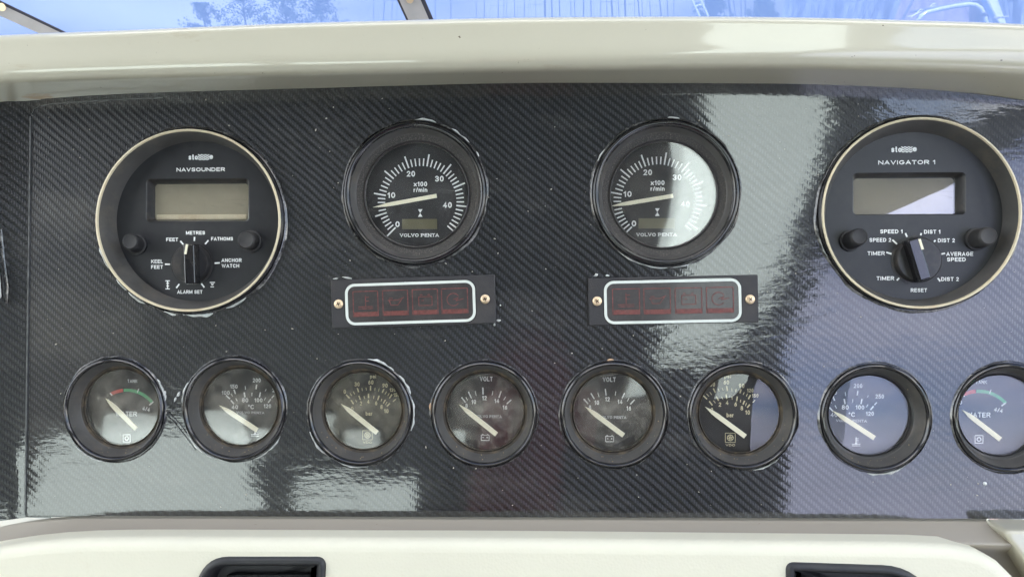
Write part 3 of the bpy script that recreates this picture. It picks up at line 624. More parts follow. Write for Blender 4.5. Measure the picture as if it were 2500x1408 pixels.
        Tx = [('100', 1797, 492, 42, 85), ('150', 1880, 428, 42, 80), ('200', 2112, 365, 42, 85), ('250', 2312, 465, 42, 85), ('40', 1890, 637, 42, 68), ('80', 1995, 567, 44, 66), ('100', 2130, 567, 42, 85), ('120', 2222, 627, 42, 78), ('°C', 2055, 635, 46, 62)]
        obj('scale_marks', marks(cv, z0, S), M['print'], t); words(t, cv, z0, Tx, M['print'], q)
        nd = ((1735, 620), (2120, 872)) if i == 1 else ((1874, 597), (2263, 855)); vp = (2050, 693, 300, 24)
        c = cv(2095, 890) - z0; g = G()
        g.seg2((c[0], c[1] + .0028), (c[0], c[1] - .001), .0007, ND + .0001, ND + .0003); g.lathe([(.0008, ND + .0002), (.0001, ND + .0002)], 14, c[0], c[1] - .0012)
        for a in (.002, .001, 0): g.seg2((c[0] + .0003, c[1] + a), (c[0] + .0016, c[1] + a), .0003, ND + .0001, ND + .0003)
        for yy in (-.0016, -.0026): g.seg2((c[0] - .0026, c[1] + yy), (c[0] + .0026, c[1] + yy), .0004, ND + .0001, ND + .0003)
        obj('thermometer_symbol', g, M['print'], t)
    else:
        q = 16.0
        cv = cvt(1970, 850, 4.266) if i == 7 else (lambda x, y: P(277 + (x - 1650) / 4.266, 960 + (y - 480) / 4.266, ND))
        c0 = cv(1790, 800) - z0; e1 = cv(1668, 460) - z0; e2 = cv(2045, 590) - z0
        rad = float(np.linalg.norm((cv(1800, 445) - z0 - c0)[:2])); a1 = math.atan2(*(e1 - c0)[1::-1]); a2 = math.atan2(*(e2 - c0)[1::-1])
        def arc(A, B, w, dz):
            g = G(); n = 20; vv = []
            for k in range(n + 1):
                a = A + (B - A) * k / n; vv += [(c0[0] + (rad - w) * math.cos(a), c0[1] + (rad - w) * math.sin(a), ND + dz), (c0[0] + (rad + w) * math.cos(a), c0[1] + (rad + w) * math.sin(a), ND + dz)]
            return g.add(vv, [(2 * k, 2 * k + 2, 2 * k + 3, 2 * k + 1) for k in range(n)])
        obj('red_band', arc(a1 + .16, a1 - .24, .0011, .0002), M['red_arc'], t); obj('green_band', arc(a1 - .26, a2, .0010, .0002), M['green_arc'], t)
        g = marks(cv, z0, [((2025, 600), (2068, 565), .8), ((1640, 500), (1615, 475), .8), ((1900, 470), (1915, 430), .5)]); obj('scale_marks', g, M['print'], t)
        words(t, cv, z0, [('WATER', 1785, 690, 50, 235), ('4/4', 1992, 640, 44, 85, -12), ('0', 1600, 560, 42), ('TANK', 1815 if i == 7 else 1850, 350, 36, 110)], M['print'], q)
        nd = ((1610, 635), (2010, 945)) if i == 7 else ((1573, 531), (1891, 847)); vp = None
        c = cv(1790, 945) - z0; g = G(); h = .0024
        for a, b in (((-h, -h), (h, -h)), ((-h, h), (h, h)), ((-h, -h), (-h, h)), ((h, -h), (h, h))): g.seg2((c[0] + a[0], c[1] + a[1]), (c[0] + b[0], c[1] + b[1]), .0005, ND + .0001, ND + .0003)
        g.lathe([(.0015, ND + .0002), (.0008, ND + .0002)], 20, c[0], c[1]); obj('tap_symbol', g, M['print'], t)
    if vp:
        c = cv(vp[0], vp[1]) - z0; g = G(); slab_name(g, 'VOLVO PENTA', c[0], c[1], ND + .0003, vp[2] / q / 1000, vp[3] / q / 1000); obj('lettering', g, M['print_grey'], t)
    a, b = cv(*nd[0]) - z0, cv(*nd[1]) - z0
    a, b = lift(a, gc, ND, .0035), lift(b, gc, ND, .0035)
    obj('needle', needle_geo(a[:2], b[:2], .0030, ND + .0035), M['needle'], t, True, sharp=30)
    obj('lens', lens_geo(.0250, NG, .0010), M['lens_dusty' if i in (2,) else ('lens' if i in (0, 1, 3, 4) else 'lens_clean')], t, True)

# ------------------------------------------------------------------ tachometers
NDT = -.0112
def tacho(k, label):
    gc = TC[k].copy(); gc[2] = 0
    t = thing('tachometer', at(gc[0], gc[1]), label, 'tachometer', 'round engine rev counters')
    obj('rim', G().lathe([(RT, -.004), (RT, .0010), (RT - .0006, .0026), (RT - .0018, .0033), (RT - .0034, .0024), (RT - .0040, .0006)], 96), M['gloss_black'], t, True, sharp=60)
    obj('bezel_cone', G().lathe([(RT - .0040, .0006), (.0395, -.0044), (.0388, -.0050)], 96), M['cone'], t, True, sharp=60)
    obj('flange', G().lathe([(.0388, -.0050), (.0345, -.0060)], 96), M['grit'], t, True)
    obj('lens_ring', G().lathe([(.0345, -.0060), (.0343, -.0052), (.0336, -.0050), (.0330, -.0062)], 96), M['smoke'], t, True, sharp=70)
    obj('housing', G().lathe([(.0330, -.0064), (.0375, -.0072), (.0375, NDT - .0004)], 64), M['housing'], t, True)
    obj('dial', G().add([(x, y, NDT) for x, y in circle(0, 0, .0375, 64)], [tuple(range(64))]), M['dial'], t)
    wb = wobble(110, .0007, 51 + k)
    obj('vinyl_lip', G().lathe([(RT + .0001, -.001), (RT + .0005, .0014), (RT + .0011, .0010), (RT + .0018, -.0002)], 110, wob=wb), M['vinyl_edge'], t, True, sharp=80)
    # survey of the first dial; the second is the same print
    dx = 0. if k == 0 else 1
    sx = 3.798 * 1000
    c1 = P(1027.4, 493, NDT)
    base = (c1 if k == 0 else P(1606.0, 490.5, NDT)) - gc
    def L2(x, y):                      # zoom marks -> local
        p = P(900 + x / 5.415, 360 + y / 5.415, NDT) - c1
        return np.array([base[0] + p[0], base[1] + p[1]])
    angs = np.interp(np.arange(0, 47), [0, 5, 10, 15, 20, 25, 30, 35, 40, 45, 46], [225, 197.2, 169.4, 139.5, 109.6, 80, 50.7, 22.7, -6.1, -36, -41.8])
    g = G()
    for q, a in enumerate(angs):
        a = R(a); maj = q % 5 == 0; r0 = 478 / 5.415 / sx; r1 = (640 if maj else 578) / 5.415 / sx
        d = np.array([math.cos(a), math.sin(a)]); g.seg2(base[:2] + d * r0, base[:2] + d * r1, .00094 if maj else .0008, NDT + .0001, NDT + .0003)
    obj('scale_marks', g, M['print'], t)
    for txt, x, y, h, w in (('20', 557, 350, 76, 118), ('30', 935, 415, 76, 118), ('10', 300, 632, 76, 108), ('40', 1040, 762, 76, 122), ('0', 383, 1015, 76, 58)):
        c = L2(x, y); obj('numeral', put_text(G(), txt, c[0], c[1], NDT + .0003, h / 5.415 / sx, w / 5.415 / sx, 0, .10), M['print'], t)
    for txt, x, y, h, w in (('x100', 685, 485, 62, 182), ('r/min', 685, 562, 58, 186)):
        c = L2(x, y); obj('lettering', put_text(G(), txt, c[0], c[1], NDT + .0003, h / 5.415 / sx, w / 5.415 / sx, 0, .10), M['print'], t)
    c = L2(672, 1160); g = G(); slab_name(g, 'VOLVO PENTA', c[0], c[1], NDT + .0003, 535 / 5.415 / sx, 44 / 5.415 / sx)
    hw, hh = 535 / 5.415 / sx / 2, 44 / 5.415 / sx / 2
    obj('maker_name', g, M['print'], t)
    c = L2(683, 867); w_, h_ = 30 / 5.415 / sx, 50 / 5.415 / sx
    obj('hourglass_symbol', G().add([(c[0] - w_, c[1] + h_, NDT + .0003), (c[0] + w_, c[1] + h_, NDT + .0003), (c[0], c[1], NDT + .0003), (c[0] - w_, c[1] - h_, NDT + .0003), (c[0] + w_, c[1] - h_, NDT + .0003)], [(0, 2, 1), (2, 3, 4)]), M['print'], t)
    a, b = L2(443, 1080), L2(905, 945)
    wnd = obj('hour_counter', G().box((a[0], a[1], NDT), (b[0], b[1], NDT + .0004)), M['lcd_dark'], t)
    a, b = (L2(58, 793), L2(900, 640)) if k == 0 else (L2(80, 790), L2(885, 655))
    a, b = lift(a, gc, NDT, .0032), lift(b, gc, NDT, .0032)
    obj('needle', needle_geo(a, b, .0025, NDT + .0032), M['needle'], t, True, sharp=30)
    ln = obj('lens', lens_geo(.0334, -.0058, .0006), M['tach_glass'] if k == 0 else M['tach_shiny'], t, True)
    if k: ln.rotation_euler = (0, .021, 0)
    return t
tacho(0, 'rev counter on the left, scratched glass showing all its white scale')
tacho(1, 'rev counter on the right, its glass half covered by a pale reflection')

# ------------------------------------------------------------------ log and depth instruments
NF = -.008
def nav(k, label, nm):
    gc = SC[k].copy(); gc[2] = 0; ex = SEX[k]; s, ox, oy = ((2.815, 200, 280), (2.761, 1960, 270))[k]
    t = thing(nm, at(gc[0], gc[1]), label, 'instrument', 'large round navigation instruments')
    cv = lambda x, y, n=NF: P(ox + x / s, oy + y / s, n) - gc
    fc = (P(481, 540, NF) if k == 0 else P(2230, 527, NF)) - gc; rf = .0520
    obj('body_rim', G().lathe([(RO + .0004, -.004), (RO + .0004, .0030), (RO - .0006, .0042)], 96, ex=ex), M['gloss_black'], t, True, sharp=50)
    obj('trim_ring', G().lathe([(RO - .0006, .0040), (RO - .0008, .0050), (RO - .0018, .0052), (RO - .0022, .0040)], 96, ex=ex), M['cream_ring'], t, True, sharp=60)
    top = circle(0, 0, RO - .0022, 96, ex); mid = circle(fc[0] * .3, fc[1] * .3, RO - .0034, 96, ex); bot = circle(fc[0], fc[1], rf, 96, 1.035)
    obj('bezel_cone', G().loops([[(x, y, .0040) for x, y in top], [(x, y, .001) for x, y in mid], [(x, y, NF) for x, y in bot]], cap=False), M['cone'], t, True)
    # face with a window opening
    if k == 0: o4, i4 = (440, 437, 1150, 738), (510, 480, 1140, 725)
    else: o4, i4 = (335, 415, 1100, 705), (347, 460, 1010, 700)
    a, b = cv(o4[0], o4[3]), cv(o4[2], o4[1]); win = rrect(b[0] - a[0], b[1] - a[1], .0028, 5, (a[0] + b[0]) / 2, (a[1] + b[1]) / 2)
    v, f = fill([bot, win]); g = G().add([(x, y, NF) for x, y, _ in v], f); obj('face_plate', g, M['face'], t)
    zl = NF - .0075; a2, b2 = cv(i4[0], i4[3], zl), cv(i4[2], i4[1], zl)
    if k == 0: wi = rrect(b2[0] - a2[0] + .001, b2[1] - a2[1] + .001, .0022, 5, (a2[0] + b2[0]) / 2, (a2[1] + b2[1]) / 2)
    else: wi = rrect(b2[0] - a2[0] + .001, b2[1] - a2[1] + .001, .0022, 5, (a2[0] + b2[0]) / 2, (a2[1] + b2[1]) / 2)
    obj('window_recess', G().loops([[(x, y, NF) for x, y in win], [(x, y, NF - .0006) for x, y in inset(win, .0006)], [(x, y, zl) for x, y in wi]], cap=False), M['black'], t, True, sharp=50)
    sc = obj('lcd_screen', G().add([(x, y, zl + .0001) for x, y in wi], [tuple(range(len(wi)))]), M['lcd'], t)
    obj('screen_glass', G().prism([(x, y) for x, y in inset(wi, -.0002)], zl + .0010, zl + .0016), M['lcd_glass' if k else 'lens_clean'], t)
    if k == 0:
        q0, q1 = cv(i4[0] + 6, i4[3] - 2, zl), cv(i4[2] - 6, i4[3] - 40, zl); obj('display_lip', G().box((q0[0], q0[1], zl + .0001), (q1[0], q1[1], zl + .0008)), M['cream_ring'], t, bevel=.0004)
    def txt(tx, x, y, h, w, bold=.10, nmn='lettering'):
        c = cv(x, y); obj(nmn, put_text(G(), tx, c[0], c[1], NF + .0003, h / s / 3830, w / s / 3830 if w else None, 0, bold), M['print'], t)
    # maker mark: letters with two crossed wave pairs
    lx, ly = ((822, 293), (685, 263))[k]
    txt('sto', lx - 56, ly - 1, 40, 68, .11, 'maker_name'); txt('e', lx + 68, ly - 6, 40, 28, .11, 'maker_name')
    g = G()
    for dy in (-14, 0, 14):
        pts = [cv(lx - 22 + 12.5 * q, ly + dy + (5.5 if q % 2 else -5.5)) for q in range(7)]
        for p, q2 in zip(pts, pts[1:]): g.seg2(p, q2, .00062, NF + .0001, NF + .0003)
    obj('wave_emblem', g, M['print'], t)
    def tick(a, b, w=.00095):
        g.seg2(cv(*a), cv(*b), w, NF + .0001, NF + .0003)
    if k == 0:
        txt('NAVSOUNDER', 818, 378, 27, 350, .10)
        for w in (('METRES', 782, 812, 25, 138), ('FEET', 622, 858, 25, 86), ('FATHOMS', 965, 853, 25, 158), ('KEEL', 518, 1008, 26, 86), ('FEET', 518, 1046, 26, 86), ('ANCHOR', 1030, 1000, 26, 146), ('WATCH', 1022, 1038, 26, 126), ('ALARM SET', 743, 1217, 25, 182)): txt(*w)
        g = G(); [tick(*q) for q in (((775, 840), (773, 868)), ((678, 868), (698, 892)), ((870, 863), (848, 889)), ((572, 1027), (607, 1028)), ((913, 1020), (948, 1018)), ((670, 1163), (650, 1190)), ((822, 1160), (842, 1186)))]
        obj('switch_marks', g, M['print'], t); g = G()
        for q in (((575, 1141), (605, 1141)), ((575, 1196), (605, 1196)), ((590, 1141), (590, 1196)), ((582, 1158), (600, 1158)), ((582, 1176), (600, 1176)), ((880, 1152), (915, 1152)), ((885, 1182), (908, 1182)), ((890, 1160), (897, 1170)), ((897, 1170), (905, 1160))):
            tick(q[0], q[1], .0006)
            if q[0] == (582, 1176): obj('deep_symbol', g, M['print'], t); g = G()
        obj('shallow_symbol', g, M['print'], t)
        kc, kr, a1, a2_ = (760, 1024), 134, (733, 888), (742, 1165); ptr = ((722, 890), (711, 958)); knobs = (((380, 895), (327, 870), 60), ((1165, 870), (1125, 860), 64))
    else:
        txt('NAVIGATOR 1', 697, 350, 28, 366, .10)
        for w in (('SPEED 1', 595, 815, 26, 144), ('SPEED 2', 520, 872, 26, 140), ('TIMER', 493, 962, 26, 112), ('TIMER', 555, 1130, 26, 114), ('DIST 1', 870, 817, 26, 104), ('DIST 2', 965, 875, 26, 108), ('AVERAGE', 1055, 966, 26, 172), ('SPEED', 1033, 1003, 26, 120), ('DIST 2', 990, 1135, 26, 112), ('RESET', 780, 1210, 25, 104)): txt(*w)
        g = G(); [tick(*q) for q in (((690, 826), (704, 856)), ((797, 826), (790, 856)), ((603, 871), (634, 900)), ((893, 874), (868, 899)), ((562, 955), (597, 966)), ((957, 961), (920, 970)), ((655, 1120), (633, 1144)), ((908, 1128), (925, 1150)))]
        obj('switch_marks', g, M['print'], t)
        kc, kr, a1, a2_ = (765, 1006), 148, (742, 862), (828, 1142); ptr = ((786, 866), (808, 936)); knobs = (((315, 880), (385, 847), 58), ((1165, 868), (1255, 845), 62))
    c = cv(*kc); r = kr / s / 3830
    sw = obj('rotary_switch', G().lathe([(r * 1.10, NF), (r * 1.10, NF + .0004), (r * 1.02, NF + .0006), (r, NF + .0030), (r * .93, NF + .0042), (r * .4, NF + .0045), (.00001, NF + .0045)], 48, c[0], c[1]), M['black'], t, True, sharp=45)
    pa, pb = cv(a1[0], a1[1], NF + .012), cv(a2_[0], a2_[1], NF + .012); d = (pb - pa)[:2]; Ln = np.linalg.norm(d); d /= Ln; nn = np.array([-d[1], d[0]])
    # grip bar
    def bar(w0, grow, z): 
        e = Ln * (.5 - grow); m_ = (pa + pb)[:2] / 2 * .5 + c[:2] * .5 if z < NF + .006 else (pa + pb)[:2] / 2
        return [tuple(np.append(m_ + sx * e * d + sy * w0 * nn, z)) for sx, sy in ((1, 1), (-1, 1), (-1, -1), (1, -1))]
    wb = .0062 if k == 0 else .0064
    obj('switch_grip', G().loops([bar(wb * .80, .0, NF + .004), bar(wb * .62, .01, NF + .011), bar(wb * .50, .02, NF + .0125)]), M['gloss_black'], sw, False, bevel=.0006)
    p0, p1 = cv(ptr[0][0], ptr[0][1], NF + .0127), cv(ptr[1][0], ptr[1][1], NF + .0127)
    obj('pointer_line', G().seg2(p0, p1, .0014, NF + .0122, NF + .0129), M['needle'], sw)
    for (bx, by), (tx_, ty), rr in knobs:
        r = rr / s / 3900; cb, ct = cv(bx, by, NF), cv(tx_, ty, NF + .012)
        prof = [(1.22, 0, 0.), (1.22, .12, .0016), (1.02, .18, .002), (1.0, .86, .0102), (.93, .96, .0114), (.8, 1., .0120), (.70, 1., .0117)]
        obj('push_knob', G().loops([[(cb[0] * (1 - q) + ct[0] * q + r * m * math.cos(a), cb[1] * (1 - q) + ct[1] * q + r * m * math.sin(a), NF + z) for a in np.linspace(0, 2 * math.pi, 33)[:-1]] for m, q, z in prof]), M['rubber'], t, True, sharp=50)
    wbb = wobble(140, .0008, 71 + k)
    obj('vinyl_lip', G().loops([[(( RO + q + (wbb[i][0] * j / 3)) * ex * math.cos(2 * math.pi * i / 140), (RO + q + wbb[i][0] * j / 3) * math.sin(2 * math.pi * i / 140), z) for i in range(140)] for j, (q, z) in enumerate(((.0004, -.001), (.0008, .0013), (.0014, .0010), (.0022, -.0002)))], cap=False), M['vinyl_edge'], t, True, sharp=80)
nav(0, 'large round NAVSOUNDER instrument with blank display and rotary switch, at the left', 'depth_sounder')
nav(1, 'large round NAVIGATOR 1 instrument with blank display and rotary switch, at the right', 'log_instrument')

# ------------------------------------------------------------------ warning light modules
def alarm(k, label):
    s, ox, oy = ((6.25, 820, 660), (5.682, 1430, 660))[k]
    tl, tr, bl, br = [[(808, 685), (1207, 669), (810, 800), (1212, 790)], [(1434, 679), (1845, 671), (1440, 795), (1858, 786)]][k]
    Z = .0024
    cs = [P(x, y, Z) for x, y in (bl, br, tr, tl)]; c = sum(cs) / 4; rot = math.atan2((cs[1] - cs[0])[1], (cs[1] - cs[0])[0]) * .5 + math.atan2((cs[2] - cs[3])[1], (cs[2] - cs[3])[0]) * .5
    t = thing('warning_light_unit', at(c[0], c[1], 0, rot), label, 'warning light unit', 'warning light units under the rev counters')
    cr, sr = math.cos(-rot), math.sin(-rot)
    def cv(x, y, n=Z):
        p = P(ox + x / s, oy + y / s, n) - c; return np.array([p[0] * cr - p[1] * sr, p[0] * sr + p[1] * cr])
    w = (np.linalg.norm(cs[1] - cs[0]) + np.linalg.norm(cs[2] - cs[3])) / 2; h = (np.linalg.norm(cs[3] - cs[0]) + np.linalg.norm(cs[2] - cs[1])) / 2
    fr = ((145, 200, 2130, 832), (255, 128, 2160, 724))[k]
    q = [cv(fr[0], (fr[1] + fr[3]) / 2 + (20 if k == 0 else 10)), cv(fr[2], (fr[1] + fr[3]) / 2 - (35 if k == 0 else 10)), cv((fr[0] + fr[2]) / 2, fr[1] - (25 if k == 0 else 0)), cv((fr[0] + fr[2]) / 2, fr[3] - (22 if k == 0 else -5))]
    fw_, fh = q[1][0] - q[0][0], q[2][1] - q[3][1]; fx, fy = (q[0][0] + q[1][0]) / 2, (q[2][1] + q[3][1]) / 2
    o_ = rrect(fw_, fh, .0062, 8, fx, fy); i_ = inset(o_, .0017)
    pl = rrect(w, h, .0006, 3)
    g = G().loops([[(x, y, -.0006) for x, y in pl], [(x, y, Z - .0004) for x, y in pl], [(x, y, Z) for x, y in inset(pl, .0004)]], cap=False)
    v, f = fill([inset(pl, .0004), inset(o_, -.0005)]); g.add([(x, y, Z) for x, y, _ in v], f)
    oo = inset(o_, -.0005); g.loops([[(x, y, Z) for x, y in oo], [(x, y, Z - .0012) for x, y in oo]], cap=False)
    obj('mounting_plate', g, M['alarm_plate'], t, True, sharp=30)
    g = G().loops([[(x, y, Z - .0012) for x, y in o_], [(x, y, Z + .0002) for x, y in o_], [(x, y, Z + .0002) for x, y in i_], [(x, y, Z - .0001) for x, y in i_]], cap=False); obj('white_border', g, M['frame_white'], t)
    obj('smoked_window', G().add([(x, y, Z - .0001) for x, y in i_], [tuple(range(len(i_)))]), M['smoke'], t)
    xs = ((272, 636, 312), (724, 1092, 296), (1176, 1548, 282), (1622, 2004, 268)) if k == 0 else ((378, 742, 252), (812, 1170, 246), (1246, 1606, 238), (1680, 2044, 230))
    hh = (395, 362)[k]; bh = (80, 72)[k]
    for n_, (x0, x1, y0) in enumerate(xs):
        a, b = cv(x0, y0 + hh), cv(x1, y0); cx, cy = (a[0] + b[0]) / 2, (a[1] + b[1]) / 2; z = Z + .0001
        W2, H2 = (b[0] - a[0]) / 2, (b[1] - a[1]) / 2; g = G(); lw = .00055
        for p0, p1 in (((-1, 1), (1, 1)), ((-1, -1), (-1, 1)), ((1, -1), (1, 1))): g.seg2((cx + p0[0] * W2, cy + p0[1] * H2), (cx + p1[0] * W2, cy + p1[1] * H2), lw, z - .0001, z)
        def ln(*pp):
            for u_, v_ in zip(pp, pp[1:]): g.seg2((cx + u_[0] * W2, cy + .12 * H2 + u_[1] * H2), (cx + v_[0] * W2, cy + .12 * H2 + v_[1] * H2), lw * .9, z - .0001, z)
        if n_ == 0: ln((0, .55), (0, -.3)); ln((0, .4), (.3, .4)); ln((0, .1), (.3, .1)); ln((-.6, -.35), (.6, -.35)); ln((-.6, -.5), (.6, -.5))
        elif n_ == 1: ln((-.6, .1), (.2, .1), (.7, .3)); ln((-.5, .1), (-.35, -.3), (.2, -.3), (.55, .2)); ln((-.5, .25), (-.2, .25))
        elif n_ == 2: ln((-.5, -.4), (.55, -.4), (.55, .3), (-.5, .3), (-.5, -.4)); ln((-.4, .45), (-.2, .45)); ln((.2, .45), (.4, .45)); ln((-.3, 0), (-.1, 0))
        else:
            ln(*[(.5 * math.cos(a_) - .1, .5 * math.sin(a_)) for a_ in np.linspace(.6, 5.6, 12)]); ln((-.1, 0), (.3, .15), (.1, -.1), (.7, .05))
        pic = obj('warning_pictogram', g, M['red_dim'], t)
        a, b = cv(x0 + 12, y0 + hh), cv(x1, y0 + hh - bh); obj('lamp_bar', G().box((a[0], a[1], z - .0001), (b[0], b[1], z + .0002)), M['red'], t)
    for (x, y) in (((42, 512), (2278, 437)), ((158, 425), (2280, 400)))[k]:
        p = cv(x, y); r = 72 / 6.25 / 3930
        sc = obj('screw', G().lathe([(r, Z), (r, Z + .0003), (r * .86, Z + .0009), (r * .45, Z + .0012), (.00001, Z + .0012)], 28, p[0], p[1]), M['screw'], t, True, sharp=50)
        g = G(); a_ = .35 + k * .5
        for d_ in (0, math.pi / 2): g.seg2((p[0] - r * .42 * math.cos(a_ + d_), p[1] - r * .42 * math.sin(a_ + d_)), (p[0] + r * .42 * math.cos(a_ + d_), p[1] + r * .42 * math.sin(a_ + d_)), .00055, Z + .0010, Z + .00125)
        obj('cross_slot', g, M['rust'], sc)
alarm(0, 'black warning light plate with white outline below the left rev counter')
alarm(1, 'black warning light plate with white outline below the right rev counter')

# chips of old sealant and bare wood where the wrap has shrunk back
def chip(px, py, L_, w, rot, mat, name='sealant_chip', h=.0006):
    p = P(px, py, 0); n = 9; pts = []
    for k in range(n):
        a = 2 * math.pi * k / n; rr = 1 + random.uniform(-.3, .3); x, y = L_ / 2 * rr * math.cos(a), w / 2 * rr * math.sin(a)
        pts.append((p[0] + x * math.cos(rot) - y * math.sin(rot), p[1] + x * math.sin(rot) + y * math.cos(rot)))
    g = G().loops([[(x, y, 0) for x, y in pts], [(x, y, h * .7) for x, y in inset(pts, w * .08)], [(x, y, h) for x, y in inset(pts, w * .22)]])
    return g
def ring_chip(c, r, a0, a1, w, h, ex=1., z=.0):
    g = G(); n = max(4, int(abs(a1 - a0) / 1.5)); A = []
    for k in range(n + 1):
        a = R(a0 + (a1 - a0) * k / n); e = math.sin(math.pi * k / n) ** .5 if 0 < k < n else .05
        ww = w * .75 * e * (1 + .35 * math.sin(a * 17 + a0) + .2 * math.sin(a * 41 + a1)); cc, ss = math.cos(a), math.sin(a)
        A.append([(c[0] + (r + q * ww) * ex * cc, c[1] + (r + q * ww) * ss, z + hh * h * e) for q, hh in ((-.1, .3), (.2, 1), (.7, .9), (1, 0))])
    return g.loops(A, cap=False, closed=False)
def merge(g, o): obj('sealant_chip' if g == 'S' else 'bare_wood_edge', o, M['sealant' if g == 'S' else 'wood'], console, True, sharp=60)
gS, gW = 'S', 'W'
for c, r, ex, lst in ((SC[0], RO + .0012, SEX[0], [(195, 212, 2.2), (217, 228, 1.6), (228, 246, 2.2), (250, 262, 2.6), (264, 285, 2.6), (290, 306, 1.4)]),
                      (TC[0], RT + .0010, 1, [(72, 92, 1.6), (40, 62, 1.7), (28, 36, 1.3)]), (TC[1], RT + .001, 1, [(78, 90, 1.8), (140, 165, .9), (225, 300, 1.0)]),
                      (GC[0], RS + .001, 1, [(10, 35, 1.4), (215, 260, 1.3)]), (GC[1], RS + .001, 1, [(150, 175, 1.6), (205, 250, 1.6), (290, 330, 1.2)]),
                      (GC[2], RS + .001, 1, [(50, 82, 1.5), (20, 44, 1.6), (-20, 15, 1.3), (200, 235, 1.6), (245, 280, 1.1)]), (GC[6], RS + .0012, 1, [(262, 300, 1.6)]), (GC[5], RS + .001, 1, [(280, 310, 1.)])):
    for a0, a1, w in lst: merge(gS, ring_chip(c, r, a0, a1, w / 1000, .0012, ex))
for px, py, l, w, a in ((820, 680, 4, 1.2, .1), (848, 678, 6, 1.4, -.1), (1455, 672, 3, 2, .5), (1483, 673, 2.5, 1.5, 0), (1217, 782, 3, 1.6, 0), (1207, 792, 1.2, 2, 0), (1850, 752, 1.6, 3.2, .2), (2405, 1180, 2.2, 2.6, .2), (428, 975, 3, 1.4, 1.1), (436, 962, 2, 4, -.4), (402, 960, 3.4, 1.6, 1.5), (1222, 745, 1, 1.3, 0)):
    merge(gS, chip(px, py, l / 1000, w / 1000, a, None))
merge(gW, ring_chip(GC[3], RS + .0003, 158, 186, .0014, .0009)); merge(gW, ring_chip(GC[4], RS + .0003, 88, 104, .0014, .0009)); merge(gW, ring_chip(SC[0], RO + .0006, 155, 178, .0011, .002, SEX[0]))
# creases in the wrap between the two left gauges
for pts in ([(398, 1000), (420, 1004), (446, 998)], [(402, 1008), (425, 1030), (450, 1062), (478, 1100)], [(410, 1004), (440, 1036), (470, 1078)]):
    obj('wrap_crease', G().tube([P(*a, .0001) for a in pts], .0006, 6), M['vinyl_edge'], console, True)
# specks of dust and grit
g = G()
for k in range(380):
    x, y = random.uniform(70, 2490), random.uniform(240, 1255); p = P(x, y, 0); r = random.choice([.00012, .00018, .00025, .00042]) * random.uniform(.7, 1.2)
    if any((p[0] - c[0]) ** 2 + (p[1] - c[1]) ** 2 < rr ** 2 for c, rr in [(c, RS + .001) for c in GC] + [(c, RT + .001) for c in TC] + [(c, RO + .003) for c in SC]): continue
    a = random.uniform(0, 3.1); e = random.uniform(1, 2.2); c_2, s_2 = math.cos(a), math.sin(a)
    v = [(p[0] + c_2 * u * e * r - s_2 * w_ * r, p[1] + s_2 * u * e * r + c_2 * w_ * r, z) for u, w_, z in ((1, 0, 0), (0, 1, 0), (-1, 0, 0), (0, -1, 0), (0, 0, r))]
    g.add(v, [(0, 1, 4), (1, 2, 4), (2, 3, 4), (3, 0, 4)])
o = obj('dust_specks', g, simple('pale_dust', (.42, .39, .33), .8), console); o['kind'] = 'stuff'
g = G()
for c, rr in [(c, .0295) for c in GC[2:7]] + [(c, .030) for c in GC[:2]]:
    for k in range(46):
        a = R(random.gauss(275, 38)); r_ = random.uniform(.0262, .0298); z = .0004 - (.0303 - r_) / (.0303 - .0278) * .0070 + .0001; r = random.choice([.00010, .00015, .00024, .0004])
        x, y = c[0] + r_ * math.cos(a), c[1] + r_ * math.sin(a)
        g.add([(x - r, y, z), (x, y - r, z), (x + r, y, z), (x, y + r, z), (x, y, z + r * 1.2)], [(0, 1, 4), (1, 2, 4), (2, 3, 4), (3, 0, 4)])
o = obj('grit_in_bezels', g, simple('ochre_grit', (.50, .38, .20), .85, var=.3, vscale=900), console); o['kind'] = 'stuff'

# ------------------------------------------------------------------ windscreen
def struct(name, g, m, smooth=False): return tag(obj(name, g, m, None, smooth), kind='structure')
WS0, WS1 = np.array([.42, .06]), np.array([.10, 1.86])          # (y, z) foot and head of the raked screen
def onscreen(px, py, off=0.):
    a = world(P(px, py, 0)); d = a - CAMW; t2 = WS1 - WS0; nrm = np.array([t2[1], -t2[0]]); nrm = nrm / np.linalg.norm(nrm)
    k = ((WS0 - CAMW[1:]) @ nrm - off) / (d[1:] @ nrm); return CAMW + d * k
I4 = Matrix.Identity(4)
ws = thing('windscreen', I4, 'blue tinted boat windscreen with pale frame struts above the dashboard', 'windscreen')
s = NT('tinted_salty_screen'); tr = s.n('ShaderNodeBsdfTransparent'); tr.inputs[0].default_value = (.155, .185, .28, 1)
tl_ = s.n('ShaderNodeBsdfTranslucent'); tl_.inputs[0].default_value = (.165, .25, .50, 1); m2 = s.n('ShaderNodeMixShader')
s.set(m2, 0, s.math('MULTIPLY_ADD', s.noise(7, 5, vec=s.pos((1, 1, .4))), .20, .55)); s.set(m2, 1, tr.outputs[0]); s.set(m2, 2, tl_.outputs[0])
gl_ = s.n('ShaderNodeBsdfGlossy'); gl_.inputs['Roughness'].default_value = .02; m3 = s.n('ShaderNodeMixShader'); s.set(m3, 0, .03); s.set(m3, 1, m2.outputs[0]); s.set(m3, 2, gl_.outputs[0])
s.t.links.new(m3.outputs[0], s.out.inputs['Surface'])
g = G().box((-1.9, 0, 0), (1.9, .0001, 1)); g = G()
g.add([(-1.9, WS0[0], WS0[1]), (1.9, WS0[0], WS0[1]), (1.9, WS1[0], WS1[1]), (-1.9, WS1[0], WS1[1])], [(0, 1, 2, 3)])
obj('pane', g, s.m, ws)
